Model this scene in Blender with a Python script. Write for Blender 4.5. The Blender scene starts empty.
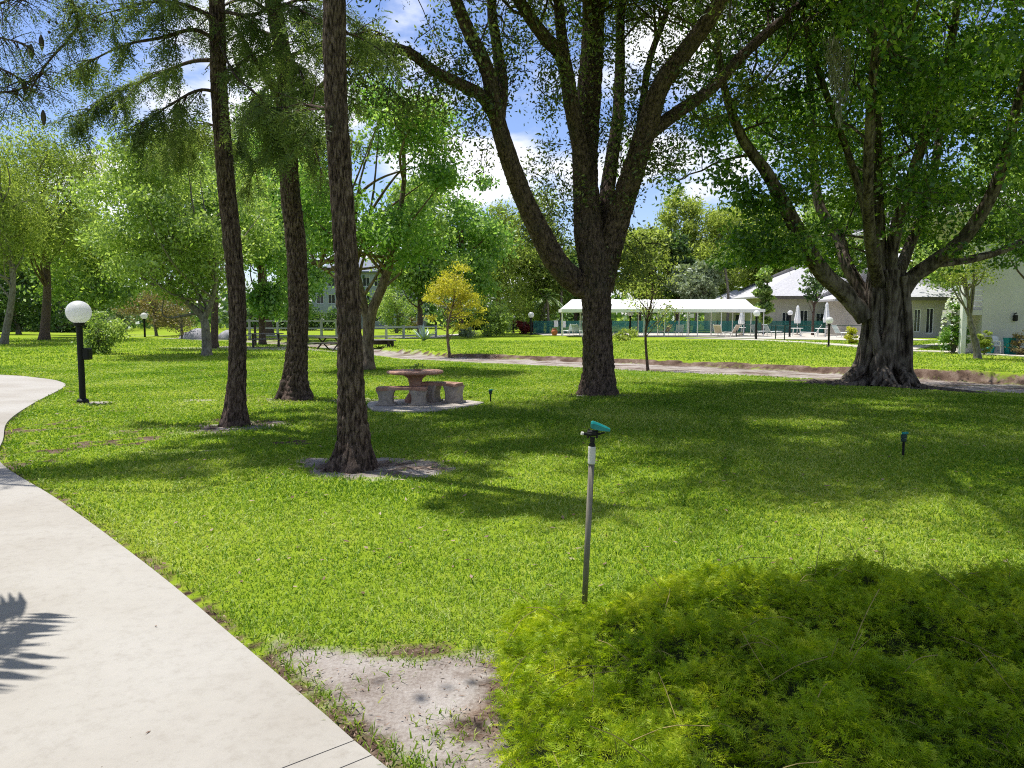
import bpy, math, random
import numpy as np
from mathutils import Vector

R = math.radians
sc = bpy.context.scene
col = sc.collection

# ------------------------------------------------------------------ camera, sky, sun, exposure
F_PX, CAM_H, PITCH = 769.0, 1.63, R(5.0)
cd = bpy.data.cameras.new('camera')
cam = bpy.data.objects.new('camera', cd)
col.objects.link(cam)
cd.sensor_width = 36.0
cd.lens = 36.0 * F_PX / 1024.0
cd.clip_start, cd.clip_end = 0.05, 6000.0
cam.location = (0, 0, CAM_H)
cam.rotation_euler = (math.pi / 2 - PITCH, 0, 0)
sc.camera = cam

SUN_TRAVEL = Vector((0.28, -0.18, -1.0)).normalized()
SUN_EL = math.asin(-SUN_TRAVEL.z)
sun_d = bpy.data.lights.new('sun', 'SUN')
sun_d.energy = 5.0
sun_d.angle = R(0.53)
sun_d.color = (1.0, 0.955, 0.88)
sun = bpy.data.objects.new('sun', sun_d)
col.objects.link(sun)
sun.location = (-20, 27, 100)
sun.rotation_euler = SUN_TRAVEL.to_track_quat('-Z', 'Y').to_euler()

w = bpy.data.worlds.new('World')
sc.world = w
w.use_nodes = True
nt = w.node_tree
N, L = nt.nodes, nt.links
N.clear()
def wn(t, **k):
    n = N.new(t)
    for a, b in k.items():
        setattr(n, a, b)
    return n
out = wn('ShaderNodeOutputWorld')
bg = wn('ShaderNodeBackground')
sky = wn('ShaderNodeTexSky', sky_type='NISHITA', sun_disc=False)
sky.sun_elevation = SUN_EL
sky.sun_rotation = math.atan2(-SUN_TRAVEL.x, -SUN_TRAVEL.y)
sky.altitude = 0
sky.air_density = 1.0
sky.dust_density = 0.35
sky.ozone_density = 2.2
tc = wn('ShaderNodeTexCoord')
sep = wn('ShaderNodeSeparateXYZ')
L.new(tc.outputs['Generated'], sep.inputs[0])
ad = wn('ShaderNodeMath', operation='ADD'); ad.inputs[1].default_value = 0.22
L.new(sep.outputs['Z'], ad.inputs[0])
mx = wn('ShaderNodeMath', operation='MAXIMUM'); mx.inputs[1].default_value = 0.05
L.new(ad.outputs[0], mx.inputs[0])
dx = wn('ShaderNodeMath', operation='DIVIDE'); L.new(sep.outputs['X'], dx.inputs[0]); L.new(mx.outputs[0], dx.inputs[1])
dy = wn('ShaderNodeMath', operation='DIVIDE'); L.new(sep.outputs['Y'], dy.inputs[0]); L.new(mx.outputs[0], dy.inputs[1])
cmb = wn('ShaderNodeCombineXYZ'); L.new(dx.outputs[0], cmb.inputs[0]); L.new(dy.outputs[0], cmb.inputs[1])
cmb.inputs[2].default_value = 5.55
nz = wn('ShaderNodeTexNoise'); nz.inputs['Scale'].default_value = 1.55; nz.inputs['Detail'].default_value = 9; nz.inputs['Roughness'].default_value = 0.56
L.new(cmb.outputs[0], nz.inputs['Vector'])
mr = wn('ShaderNodeMapRange', interpolation_type='SMOOTHSTEP')
mr.inputs['From Min'].default_value = 0.48; mr.inputs['From Max'].default_value = 0.62
L.new(nz.outputs['Fac'], mr.inputs['Value'])
# cloud body brightness varies a little with a second noise
nz2 = wn('ShaderNodeTexNoise'); nz2.inputs['Scale'].default_value = 3.0; nz2.inputs['Detail'].default_value = 5
L.new(cmb.outputs[0], nz2.inputs['Vector'])
cr = wn('ShaderNodeMapRange'); cr.inputs['From Min'].default_value = 0.3; cr.inputs['From Max'].default_value = 0.7
cr.inputs['To Min'].default_value = 7.2; cr.inputs['To Max'].default_value = 9.6
L.new(nz2.outputs['Fac'], cr.inputs['Value'])
cc = wn('ShaderNodeVectorMath', operation='SCALE'); cc.inputs[0].default_value = (0.97, 0.98, 1.03)
L.new(cr.outputs[0], cc.inputs['Scale'])
tint = wn('ShaderNodeMix', data_type='RGBA', blend_type='MULTIPLY'); tint.inputs[0].default_value = 1.0
tint.inputs[7].default_value = (0.98, 0.98, 1.18, 1)
L.new(sky.outputs[0], tint.inputs[6])
mixc = wn('ShaderNodeMix', data_type='RGBA')
L.new(mr.outputs[0], mixc.inputs[0]); L.new(tint.outputs[2], mixc.inputs[6]); L.new(cc.outputs[0], mixc.inputs[7])
L.new(mixc.outputs[2], bg.inputs['Color'])
bg.inputs['Strength'].default_value = 0.10
L.new(bg.outputs[0], out.inputs['Surface'])

sc.view_settings.view_transform = 'Standard'
sc.view_settings.look = 'None'
sc.view_settings.gamma = 1.0
sc.view_settings.exposure = 0.54
sc.view_settings.use_curve_mapping = False
sc.render.engine = 'CYCLES'
cy = sc.cycles
cy.max_bounces = 8; cy.diffuse_bounces = 5; cy.glossy_bounces = 2; cy.transmission_bounces = 4
cy.caustics_reflective = False; cy.caustics_refractive = False
cy.use_adaptive_sampling = True; cy.adaptive_threshold = 0.01
cy.filter_width = 1.1
cy.use_denoising = False
try:
    cy.denoiser = 'OPENIMAGEDENOISE'
    cy.denoising_prefilter = 'ACCURATE'
except Exception:
    pass

# ------------------------------------------------------------------ helpers
cP, sP = math.cos(PITCH), math.sin(PITCH)
def at(px, py, Y):
    """world point on the plane y = Y seen at pixel (px, py)"""
    u, v = (px - 512) / F_PX, (384 - py) / F_PX
    d = np.array([u, cP + v * sP, -sP + v * cP])
    return d * (Y / d[1]) + np.array([0, 0, CAM_H])

def on_ground(px, py, z=0.0):
    u, v = (px - 512) / F_PX, (384 - py) / F_PX
    d = np.array([u, cP + v * sP, -sP + v * cP])
    return d * ((z - CAM_H) / d[2]) + np.array([0, 0, CAM_H])

def rngof(s): return np.random.default_rng(s)

def unit(a):
    a = np.asarray(a, float)
    return a / np.maximum(np.linalg.norm(a, axis=-1, keepdims=True), 1e-9)

def smooth(x, a, b):
    t = np.clip((x - a) / (b - a), 0, 1)
    return t * t * (3 - 2 * t)

_tab = {}
def vnoise(x, y, seed=0):
    """2D value noise, numpy"""
    if seed not in _tab:
        _tab[seed] = rngof(seed + 991).random((64, 64))
    T = _tab[seed]
    xi, yi = np.floor(x).astype(int), np.floor(y).astype(int)
    fx, fy = x - xi, y - yi
    fx, fy = fx * fx * (3 - 2 * fx), fy * fy * (3 - 2 * fy)
    a = T[xi % 64, yi % 64]; b = T[(xi + 1) % 64, yi % 64]
    c = T[xi % 64, (yi + 1) % 64]; d = T[(xi + 1) % 64, (yi + 1) % 64]
    return (a * (1 - fx) + b * fx) * (1 - fy) + (c * (1 - fx) + d * fx) * fy

def fbm(x, y, seed=0, o=3):
    s, a, t = 0, 1.0, 0
    for k in range(o):
        s = s + a * vnoise(x * 2 ** k + 7.3 * k, y * 2 ** k + 3.1 * k, seed + k)
        t += a; a *= 0.5
    return s / t

def spline(P, n):
    """Catmull-Rom through P, n samples"""
    P = np.asarray(P, float)
    if len(P) == 2:
        t = np.linspace(0, 1, n)[:, None]
        return P[0] * (1 - t) + P[1] * t
    Q = np.vstack([2 * P[0] - P[1], P, 2 * P[-1] - P[-2]])
    m = len(P) - 1
    t = np.linspace(0, m - 1e-9, n)
    i = np.floor(t).astype(int); f = (t - i)[:, None]
    p0, p1, p2, p3 = Q[i], Q[i + 1], Q[i + 2], Q[i + 3]
    return 0.5 * (2 * p1 + (p2 - p0) * f + (2 * p0 - 5 * p1 + 4 * p2 - p3) * f ** 2 + (3 * p1 - p0 - 3 * p2 + p3) * f ** 3)

class MB:
    """collects geometry (world coordinates), links it as ONE mesh object"""
    def __init__(s):
        s.v, s.q, s.t, s.r, s.n = [], [], [], [], 0
    def add(s, V, Q=None, T=None, rnd=None):
        V = np.asarray(V, float).reshape(-1, 3)
        if Q is not None and len(Q): s.q.append(np.asarray(Q, int).reshape(-1, 4) + s.n)
        if T is not None and len(T): s.t.append(np.asarray(T, int).reshape(-1, 3) + s.n)
        s.v.append(V)
        s.r.append(np.full(len(V), 0.5) if rnd is None else np.asarray(rnd, float))
        s.n += len(V)
        return s
    def build(s, name, mat, parent=None, smooth=False, label=None):
        V = np.vstack(s.v)
        if parent is not None:
            V = V - np.array(parent.location)
        Q = np.vstack(s.q) if s.q else np.zeros((0, 4), int)
        T = np.vstack(s.t) if s.t else np.zeros((0, 3), int)
        me = bpy.data.meshes.new(name)
        me.vertices.add(len(V)); me.vertices.foreach_set('co', V.astype(np.float32).ravel())
        idx = np.concatenate([Q.ravel(), T.ravel()]).astype(np.int32)
        me.loops.add(len(idx)); me.loops.foreach_set('vertex_index', idx)
        np_ = len(Q) + len(T)
        st = np.concatenate([np.arange(len(Q)) * 4, len(Q) * 4 + np.arange(len(T)) * 3]).astype(np.int32)
        me.polygons.add(np_); me.polygons.foreach_set('loop_start', st)
        me.polygons.foreach_set('use_smooth', np.full(np_, smooth, bool))
        me.update(calc_edges=True)
        a = me.attributes.new('rnd', 'FLOAT', 'POINT')
        a.data.foreach_set('value', np.concatenate(s.r).astype(np.float32))
        o = bpy.data.objects.new(name, me); col.objects.link(o)
        for m_ in (mat if isinstance(mat, (list, tuple)) else [mat]):
            me.materials.append(m_)
        if parent is not None: o.parent = parent
        if label: o['label'] = label
        return o

def thing(name, label, cat, loc=(0, 0, 0), group=None):
    o = bpy.data.objects.new(name, None); col.objects.link(o)
    o.empty_display_size = 0.2
    o.location = tuple(float(c) for c in loc); o['label'] = label; o['category'] = cat
    if group: o['group'] = group
    return o

def struct(o, kind='structure'):
    o['kind'] = kind
    return o

def dup(root, loc, label, rotz=0.0, scale=1.0):
    r = root.copy(); col.objects.link(r)
    r.location = tuple(float(c) for c in loc); r.rotation_euler = (0, 0, rotz); r.scale = (scale,) * 3
    r['label'] = label
    for ch in list(root.children):
        c = ch.copy(); col.objects.link(c); c.parent = r
        for g in ch.children:
            d = g.copy(); col.objects.link(d); d.parent = c
    return r

def tube(mb, P, rad, seg=8, rng=None, bumpy=0.0, cap=True):
    P = np.asarray(P, float); n = len(P)
    rad = np.broadcast_to(np.asarray(rad, float), (n,))
    T = np.gradient(P, axis=0); T = unit(T)
    ref = np.array([1.0, 0, 0]) if abs(T[0][0]) < 0.9 else np.array([0, 1.0, 0])
    u = unit(ref - T[0] * (ref @ T[0]))
    U = np.zeros((n, 3)); U[0] = u
    for i in range(1, n):
        u = U[i - 1] - T[i] * (U[i - 1] @ T[i]); U[i] = unit(u)
    W = np.cross(T, U)
    a = np.linspace(0, 2 * np.pi, seg, endpoint=False)
    rr = rad[:, None] * np.ones(seg)
    if bumpy and rng is not None:
        rr = rr * (1 + bumpy * (rng.random((n, seg)) - 0.5) * 2)
    V = P[:, None] + rr[..., None] * (U[:, None] * np.cos(a)[None, :, None] + W[:, None] * np.sin(a)[None, :, None])
    V = V.reshape(-1, 3)
    i, j = np.meshgrid(np.arange(n - 1), np.arange(seg), indexing='ij')
    j2 = (j + 1) % seg
    Q = np.stack([i * seg + j, i * seg + j2, (i + 1) * seg + j2, (i + 1) * seg + j], -1).reshape(-1, 4)
    Tt = []
    if cap:
        V = np.vstack([V, P[0], P[-1]]); k = n * seg
        jj = np.arange(seg); j2 = (jj + 1) % seg
        Tt = np.vstack([np.stack([np.full(seg, k), j2, jj], -1), np.stack([np.full(seg, k + 1), (n - 1) * seg + jj, (n - 1) * seg + j2], -1)])
    mb.add(V, Q, Tt)

def box(mb, c, s, rotz=0.0, bev=0.0):
    """box centred at c, full size s; small chamfer when bev > 0"""
    c = np.asarray(c, float); h = np.asarray(s, float) / 2
    if bev <= 0:
        V = np.array([[x, y, z] for x in (-1, 1) for y in (-1, 1) for z in (-1, 1)], float) * h
        Q = [[0, 1, 3, 2], [4, 6, 7, 5], [0, 4, 5, 1], [2, 3, 7, 6], [0, 2, 6, 4], [1, 5, 7, 3]]
        T = None
    else:
        b = min(bev, h.min() * 0.49)
        V, ids = [], {}
        for x in (-1, 1):
            for y in (-1, 1):
                for z in (-1, 1):
                    for ax in range(3):
                        p = np.array([x, y, z]) * h
                        for k in range(3):
                            if k != ax: p[k] -= (x, y, z)[k] * b
                        ids[(x, y, z, ax)] = len(V); V.append(p)
        V = np.array(V); Q, T = [], []
        g = lambda x, y, z, a: ids[(x, y, z, a)]
        for ax in range(3):
            for sg in (-1, 1):
                o1, o2 = [k for k in range(3) if k != ax]
                f = []
                for (a1, a2) in ((-1, -1), (1, -1), (1, 1), (-1, 1)):
                    t = [0, 0, 0]; t[ax] = sg; t[o1] = a1; t[o2] = a2
                    f.append(g(*t, ax))
                Q.append(f)
        for ax in range(3):
            o1, o2 = [k for k in range(3) if k != ax]
            for a1 in (-1, 1):
                for a2 in (-1, 1):
                    t0 = [0, 0, 0]; t0[o1] = a1; t0[o2] = a2
                    ta, tb = list(t0), list(t0); ta[ax] = -1; tb[ax] = 1
                    Q.append([g(*ta, o1), g(*tb, o1), g(*tb, o2), g(*ta, o2)])
        for x in (-1, 1):
            for y in (-1, 1):
                for z in (-1, 1):
                    T.append([g(x, y, z, 0), g(x, y, z, 1), g(x, y, z, 2)])
    ca, sa = math.cos(rotz), math.sin(rotz)
    X = V[:, 0] * ca - V[:, 1] * sa; Y = V[:, 0] * sa + V[:, 1] * ca
    mb.add(np.stack([X, Y, V[:, 2]], -1) + c, Q, T)
    return mb

def lathe(mb, prof, c, seg=24, rnd=None, sx=1.0, sy=1.0):
    prof = np.asarray(prof, float); n = len(prof)
    a = np.linspace(0, 2 * np.pi, seg, endpoint=False)
    V = np.stack([prof[:, 0][:, None] * np.cos(a) * sx, prof[:, 0][:, None] * np.sin(a) * sy, np.repeat(prof[:, 1][:, None], seg, 1)], -1).reshape(-1, 3) + np.asarray(c, float)
    i, j = np.meshgrid(np.arange(n - 1), np.arange(seg), indexing='ij'); j2 = (j + 1) % seg
    Q = np.stack([i * seg + j, i * seg + j2, (i + 1) * seg + j2, (i + 1) * seg + j], -1).reshape(-1, 4)
    mb.add(V, Q)
    return mb

def prism(mb, poly, z0, z1):
    """vertical prism over a convex-ish polygon (fan)"""
    poly = np.asarray(poly, float)[:, :2]; n = len(poly)
    c = poly.mean(0)
    V = np.vstack([np.c_[poly, np.full(n, z0)], np.c_[poly, np.full(n, z1)], [[c[0], c[1], z0]], [[c[0], c[1], z1]]])
    i = np.arange(n); j = (i + 1) % n
    Q = np.stack([i, j, n + j, n + i], -1)
    T = np.vstack([np.stack([np.full(n, 2 * n), j, i], -1), np.stack([np.full(n, 2 * n + 1), n + i, n + j], -1)])
    mb.add(V, Q, T)
    return mb

def kites(mb, C, T, S, ln, wd, rnd, tri=False):
    """leaf-shaped quads: centre C, long axis T, side axis S"""
    n = len(C)
    ln = np.broadcast_to(np.asarray(ln, float), (n,))[:, None]; wd = np.broadcast_to(np.asarray(wd, float), (n,))[:, None]
    if tri:
        V = np.stack([C - T * ln / 2 - S * wd / 2, C - T * ln / 2 + S * wd / 2, C + T * ln / 2], 1).reshape(-1, 3)
        mb.add(V, None, np.arange(3 * n).reshape(-1, 3), np.repeat(rnd, 3))
    else:
        V = np.stack([C - T * ln / 2, C + S * wd / 2 - T * ln * 0.05, C + T * ln / 2, C - S * wd / 2 - T * ln * 0.05], 1).reshape(-1, 3)
        mb.add(V, np.arange(4 * n).reshape(-1, 4), None, np.repeat(rnd, 4))

def leaves(mb, C, size, rng, aspect=0.5, up=0.5, droop=0.25):
    """scatter broad leaves at the points C"""
    n = len(C)
    nrm = unit(rng.normal(size=(n, 3)) * [1, 1, 0.8] + [0, 0, up])
    t = rng.normal(size=(n, 3)) + [0, 0, -droop]
    t = unit(t - nrm * (t * nrm).sum(1, keepdims=True))
    s = np.cross(nrm, t)
    ln = size * (0.65 + 0.7 * rng.random(n))
    kites(mb, C, t, s, ln, ln * aspect, rng.random(n))

def sprays(mb, P, D, Ln, rng, n=22, leaf=(0.07, 0.014), droop=0.4, spread=0.8, tri=False, taper=True):
    """feathery sprays: at each P an axis along D with leaflets on both sides"""
    S = len(P)
    D = unit(D)
    Ln = np.broadcast_to(np.asarray(Ln, float), (S,))
    side = unit(np.cross(D, unit(rng.normal(size=(S, 3)) * 0.5 + [0, 0, 1])))
    t = (np.arange(n) + 0.5) / n
    t = np.broadcast_to(t, (S, n)) + rng.normal(size=(S, n)) * 0.02
    sg = np.where(np.arange(n) % 2 == 0, 1.0, -1.0)[None, :, None]
    ax = P[:, None] + D[:, None] * (Ln[:, None] * t)[..., None] + np.array([0, 0, -1.0]) * (droop * Ln[:, None] * t ** 2)[..., None]
    ld = unit(D[:, None] * 0.6 + side[:, None] * sg * spread + rng.normal(size=(S, n, 3)) * 0.22 + np.array([0, 0, -0.35 * droop]))
    k = (1 - 0.6 * t) if taper else np.ones_like(t)
    ll = leaf[0] * k * (0.75 + 0.5 * rng.random((S, n)))
    C = ax + ld * (ll / 2)[..., None]
    nr = unit(np.cross(ld, np.broadcast_to(D[:, None], ld.shape)) + rng.normal(size=(S, n, 3)) * 0.25)
    sd = unit(np.cross(nr, ld))
    rnd = np.clip(np.repeat(rng.random(S)[:, None], n, 1) * 0.7 + rng.random((S, n)) * 0.3, 0, 1)
    kites(mb, C.reshape(-1, 3), ld.reshape(-1, 3), sd.reshape(-1, 3), ll.ravel(), leaf[1], rnd.ravel(), tri)

# ------------------------------------------------------------------ materials
def newmat(name):
    m = bpy.data.materials.new(name); m.use_nodes = True
    nt = m.node_tree; nt.nodes.clear()
    o = nt.nodes.new('ShaderNodeOutputMaterial')
    return m, nt, o

def ramp(nt, stops):
    r = nt.nodes.new('ShaderNodeValToRGB'); e = r.color_ramp.elements
    while len(e) < len(stops): e.new(0.5)
    for k, (p, c) in enumerate(stops):
        e[k].position = p; e[k].color = (*c, 1)
    return r

def pmat(name, c1, c2, scale=6.0, rough=0.75, bump=0.15, bscale=40.0, stretch=(1, 1, 1), metal=0.0, spec=0.4, detail=6, dist=0.02, c3=None):
    """two or three tones mixed by noise, with a noise bump"""
    m, nt, o = newmat(name)
    b = nt.nodes.new('ShaderNodeBsdfPrincipled')
    t = nt.nodes.new('ShaderNodeTexCoord'); mp = nt.nodes.new('ShaderNodeMapping')
    mp.inputs['Scale'].default_value = stretch
    nt.links.new(t.outputs['Object'], mp.inputs[0])
    n1 = nt.nodes.new('ShaderNodeTexNoise'); n1.inputs['Scale'].default_value = scale; n1.inputs['Detail'].default_value = detail; n1.inputs['Roughness'].default_value = 0.65
    nt.links.new(mp.outputs[0], n1.inputs['Vector'])
    st = [(0.32, c1), (0.68, c2)] if c3 is None else [(0.3, c1), (0.5, c2), (0.7, c3)]
    r = ramp(nt, st); nt.links.new(n1.outputs['Fac'], r.inputs[0])
    nt.links.new(r.outputs[0], b.inputs['Base Color'])
    b.inputs['Roughness'].default_value = rough; b.inputs['Metallic'].default_value = metal
    b.inputs['Specular IOR Level'].default_value = spec
    if bump:
        n2 = nt.nodes.new('ShaderNodeTexNoise'); n2.inputs['Scale'].default_value = bscale; n2.inputs['Detail'].default_value = 5
        nt.links.new(mp.outputs[0], n2.inputs['Vector'])
        bp = nt.nodes.new('ShaderNodeBump'); bp.inputs['Strength'].default_value = bump; bp.inputs['Distance'].default_value = dist
        nt.links.new(n2.outputs['Fac'], bp.inputs['Height']); nt.links.new(bp.outputs[0], b.inputs['Normal'])
    nt.links.new(b.outputs[0], o.inputs[0])
    return m

def leafmat(name, ca, cb, cc=None, trans=0.38, gloss=0.06, clump=0.8, rough=0.45, tboost=(1.25, 1.35, 0.7)):
    """leaf: per-leaf tone x clump tone; diffuse + translucent + a little gloss"""
    m, nt, o = newmat(name)
    nn, l = nt.nodes, nt.links
    at_ = nn.new('ShaderNodeAttribute'); at_.attribute_name = 'rnd'
    t = nn.new('ShaderNodeTexCoord'); n1 = nn.new('ShaderNodeTexNoise'); n1.inputs['Scale'].default_value = clump; n1.inputs['Detail'].default_value = 2
    l.new(t.outputs['Object'], n1.inputs['Vector'])
    mm = nn.new('ShaderNodeMath'); mm.operation = 'MULTIPLY_ADD'; mm.inputs[1].default_value = 1.4; mm.inputs[2].default_value = -0.45
    l.new(n1.outputs['Fac'], mm.inputs[0])
    s = nn.new('ShaderNodeMath'); s.operation = 'MULTIPLY_ADD'; s.inputs[1].default_value = 0.75
    l.new(at_.outputs['Fac'], s.inputs[0]); l.new(mm.outputs[0], s.inputs[2])
    st = [(0.1, ca), (0.9, cb)] if cc is None else [(0.05, ca), (0.6, cb), (1.0, cc)]
    r = ramp(nt, st); l.new(s.outputs[0], r.inputs[0])
    d = nn.new('ShaderNodeBsdfDiffuse'); l.new(r.outputs[0], d.inputs[0])
    tr = nn.new('ShaderNodeBsdfTranslucent')
    tm = nn.new('ShaderNodeMix'); tm.data_type = 'RGBA'; tm.blend_type = 'MULTIPLY'; tm.inputs[0].default_value = 1; tm.inputs[7].default_value = (*tboost, 1)
    l.new(r.outputs[0], tm.inputs[6]); l.new(tm.outputs[2], tr.inputs[0])
    mx = nn.new('ShaderNodeMixShader'); mx.inputs[0].default_value = trans
    l.new(d.outputs[0], mx.inputs[1]); l.new(tr.outputs[0], mx.inputs[2])
    g = nn.new('ShaderNodeBsdfGlossy'); g.inputs['Roughness'].default_value = rough; g.inputs[0].default_value = (0.9, 0.95, 1, 1)
    m2 = nn.new('ShaderNodeMixShader'); m2.inputs[0].default_value = gloss
    l.new(mx.outputs[0], m2.inputs[1]); l.new(g.outputs[0], m2.inputs[2])
    l.new(m2.outputs[0], o.inputs[0])
    return m

def barkmat(name, c1, c2, c3, sc_=9.0, stretch=0.18, bump=0.9, dist=0.03, moss=None):
    m, nt, o = newmat(name)
    nn, l = nt.nodes, nt.links
    t = nn.new('ShaderNodeTexCoord'); mp = nn.new('ShaderNodeMapping'); mp.inputs['Scale'].default_value = (1, 1, stretch)
    l.new(t.outputs['Object'], mp.inputs[0])
    n1 = nn.new('ShaderNodeTexNoise'); n1.inputs['Scale'].default_value = sc_ * 1.6; n1.inputs['Detail'].default_value = 8; n1.inputs['Roughness'].default_value = 0.7
    v = nn.new('ShaderNodeTexVoronoi'); v.inputs['Scale'].default_value = sc_ * 2.0
    l.new(mp.outputs[0], n1.inputs['Vector'])
    dn = nn.new('ShaderNodeVectorMath'); dn.operation = 'MULTIPLY_ADD'; dn.inputs[1].default_value = (0.12, 0.12, 0.12)
    l.new(n1.outputs['Color'], dn.inputs[0]); l.new(mp.outputs[0], dn.inputs[2]); l.new(dn.outputs[0], v.inputs['Vector'])
    mu = nn.new('ShaderNodeMath'); mu.operation = 'MULTIPLY_ADD'; mu.inputs[1].default_value = 0.45
    mu.inputs[1].default_value = 0.28; l.new(v.outputs['Distance'], mu.inputs[0]); l.new(n1.outputs['Fac'], mu.inputs[2])
    fa = nn.new('ShaderNodeAttribute'); fa.attribute_name = 'rnd'
    fq = nn.new('ShaderNodeMath'); fq.operation = 'MULTIPLY_ADD'; fq.inputs[1].default_value = 0.34; l.new(fa.outputs['Fac'], fq.inputs[0])
    fs = nn.new('ShaderNodeMath'); fs.operation = 'ADD'; fs.inputs[1].default_value = -0.17; l.new(mu.outputs[0], fs.inputs[0]); l.new(fs.outputs[0], fq.inputs[2])
    r = ramp(nt, [(0.42, c3), (0.58, c2), (0.82, c1)]); l.new(fq.outputs[0], r.inputs[0])
    n3 = nn.new('ShaderNodeTexNoise'); n3.inputs['Scale'].default_value = 2.2; n3.inputs['Detail'].default_value = 6
    l.new(t.outputs['Object'], n3.inputs['Vector'])
    r2 = ramp(nt, [(0.52, (0, 0, 0)), (0.7, (1, 1, 1))]); l.new(n3.outputs['Fac'], r2.inputs[0])
    mx = nn.new('ShaderNodeMix'); mx.data_type = 'RGBA'; l.new(r2.outputs[0], mx.inputs[0]); l.new(r.outputs[0], mx.inputs[6])
    mx.inputs[7].default_value = (*(moss or c3), 1)
    fm = nn.new('ShaderNodeMath'); fm.operation = 'MULTIPLY'; fm.inputs[1].default_value = 0.5; l.new(r2.outputs[0], fm.inputs[0]); l.new(fm.outputs[0], mx.inputs[0])
    b = nn.new('ShaderNodeBsdfPrincipled'); b.inputs['Roughness'].default_value = 0.92; b.inputs['Specular IOR Level'].default_value = 0.15
    l.new(mx.outputs[2], b.inputs['Base Color'])
    bp = nn.new('ShaderNodeBump'); bp.inputs['Strength'].default_value = bump; bp.inputs['Distance'].default_value = dist; bp.invert = True
    l.new(mu.outputs[0], bp.inputs['Height']); l.new(bp.outputs[0], b.inputs['Normal'])
    l.new(b.outputs[0], o.inputs[0])
    return m

M = {}
M['concrete'] = pmat('concrete', (0.40, 0.37, 0.32), (0.48, 0.45, 0.40), 2.2, 0.9, 0.25, 180, dist=0.004, spec=0.2)
M['slab'] = pmat('slab_concrete', (0.34, 0.30, 0.26), (0.46, 0.42, 0.37), 4, 0.9, 0.3, 80, dist=0.006)
M['terracotta'] = pmat('terracotta_stone', (0.24, 0.11, 0.075), (0.36, 0.20, 0.14), 9, 0.8, 0.3, 90, c3=(0.42, 0.28, 0.22), dist=0.004)
M['stone'] = pmat('cast_stone', (0.24, 0.20, 0.165), (0.40, 0.345, 0.29), 14, 0.85, 0.35, 90, dist=0.006)
M['black'] = pmat('black_paint', (0.008, 0.008, 0.008), (0.016, 0.016, 0.015), 10, 0.55, 0.05, 60, spec=0.2)
M['dkgreen'] = pmat('dark_green_paint', (0.01, 0.028, 0.022), (0.018, 0.045, 0.035), 10, 0.5, 0.05, 60)
M['offwhite'] = pmat('weathered_white_paint', (0.34, 0.34, 0.32), (0.46, 0.46, 0.44), 3, 0.7, 0.05, 60)
M['white'] = pmat('white_paint', (0.66, 0.65, 0.62), (0.76, 0.76, 0.74), 3, 0.5, 0.05, 60)
M['canvas'] = pmat('white_canvas', (0.74, 0.74, 0.74), (0.82, 0.82, 0.82), 1.5, 0.8, 0.1, 14, dist=0.03)
M['pvc'] = pmat('weathered_pipe', (0.12, 0.105, 0.075), (0.25, 0.225, 0.175), 18, 0.7, 0.2, 120, stretch=(1, 1, 0.3), dist=0.002)
M['pvcwhite'] = pmat('white_pipe', (0.52, 0.50, 0.44), (0.66, 0.64, 0.58), 30, 0.6, 0.1, 120)
M['teal'] = pmat('teal_plastic', (0.0, 0.17, 0.165), (0.01, 0.25, 0.235), 14, 0.35, 0.03, 60)
M['screen'] = pmat('teal_windscreen', (0.012, 0.11, 0.10), (0.03, 0.18, 0.16), 0.8, 0.8, 0.2, 8)
M['wood'] = pmat('grey_weathered_wood', (0.10, 0.09, 0.08), (0.19, 0.18, 0.165), 6, 0.85, 0.3, 50, stretch=(0.2, 1, 1))
M['dkwood'] = pmat('dark_wood', (0.035, 0.028, 0.022), (0.07, 0.055, 0.045), 6, 0.85, 0.3, 50, stretch=(0.2, 1, 1))
M['sling'] = pmat('pale_blue_sling', (0.50, 0.60, 0.62), (0.62, 0.71, 0.72), 8, 0.7, 0.1, 60)
M['tan'] = pmat('tan_sling', (0.42, 0.34, 0.26), (0.52, 0.44, 0.35), 8, 0.7, 0.1, 60)
M['wall_beige'] = pmat('beige_stucco', (0.38, 0.35, 0.31), (0.46, 0.43, 0.39), 1.2, 0.9, 0.2, 60)
M['wall_grey'] = pmat('pale_stucco', (0.46, 0.44, 0.41), (0.54, 0.52, 0.49), 0.9, 0.9, 0.25, 60)
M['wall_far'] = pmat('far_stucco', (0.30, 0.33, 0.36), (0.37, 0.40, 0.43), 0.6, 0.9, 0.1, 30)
M['roof_white'] = pmat('white_tile_roof', (0.32, 0.32, 0.335), (0.46, 0.46, 0.48), 3.5, 0.8, 0.6, 9, stretch=(1, 1, 3), dist=0.05)
M['roof_dark'] = pmat('slate_roof', (0.12, 0.14, 0.18), (0.18, 0.20, 0.25), 1.5, 0.8, 0.3, 9)
M['fascia'] = pmat('brown_fascia', (0.10, 0.085, 0.07), (0.15, 0.13, 0.11), 3, 0.8, 0.1, 30)
M['terra_pot'] = pmat('orange_clay', (0.42, 0.11, 0.05), (0.52, 0.17, 0.09), 5, 0.8, 0.1, 40)
M['rock'] = pmat('grey_rock', (0.20, 0.20, 0.23), (0.34, 0.33, 0.36), 3, 0.9, 0.5, 12, dist=0.06)
M['moss'] = pmat('grey_moss', (0.22, 0.22, 0.17), (0.32, 0.31, 0.25), 5, 0.95, 0.1, 40)
nt = M['screen'].node_tree; so = [n for n in nt.nodes if n.type == 'OUTPUT_MATERIAL'][0]; sb_ = [n for n in nt.nodes if n.type == 'BSDF_PRINCIPLED'][0]
tr_ = nt.nodes.new('ShaderNodeBsdfTransparent'); sm_ = nt.nodes.new('ShaderNodeMixShader'); sm_.inputs[0].default_value = 0.38
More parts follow.
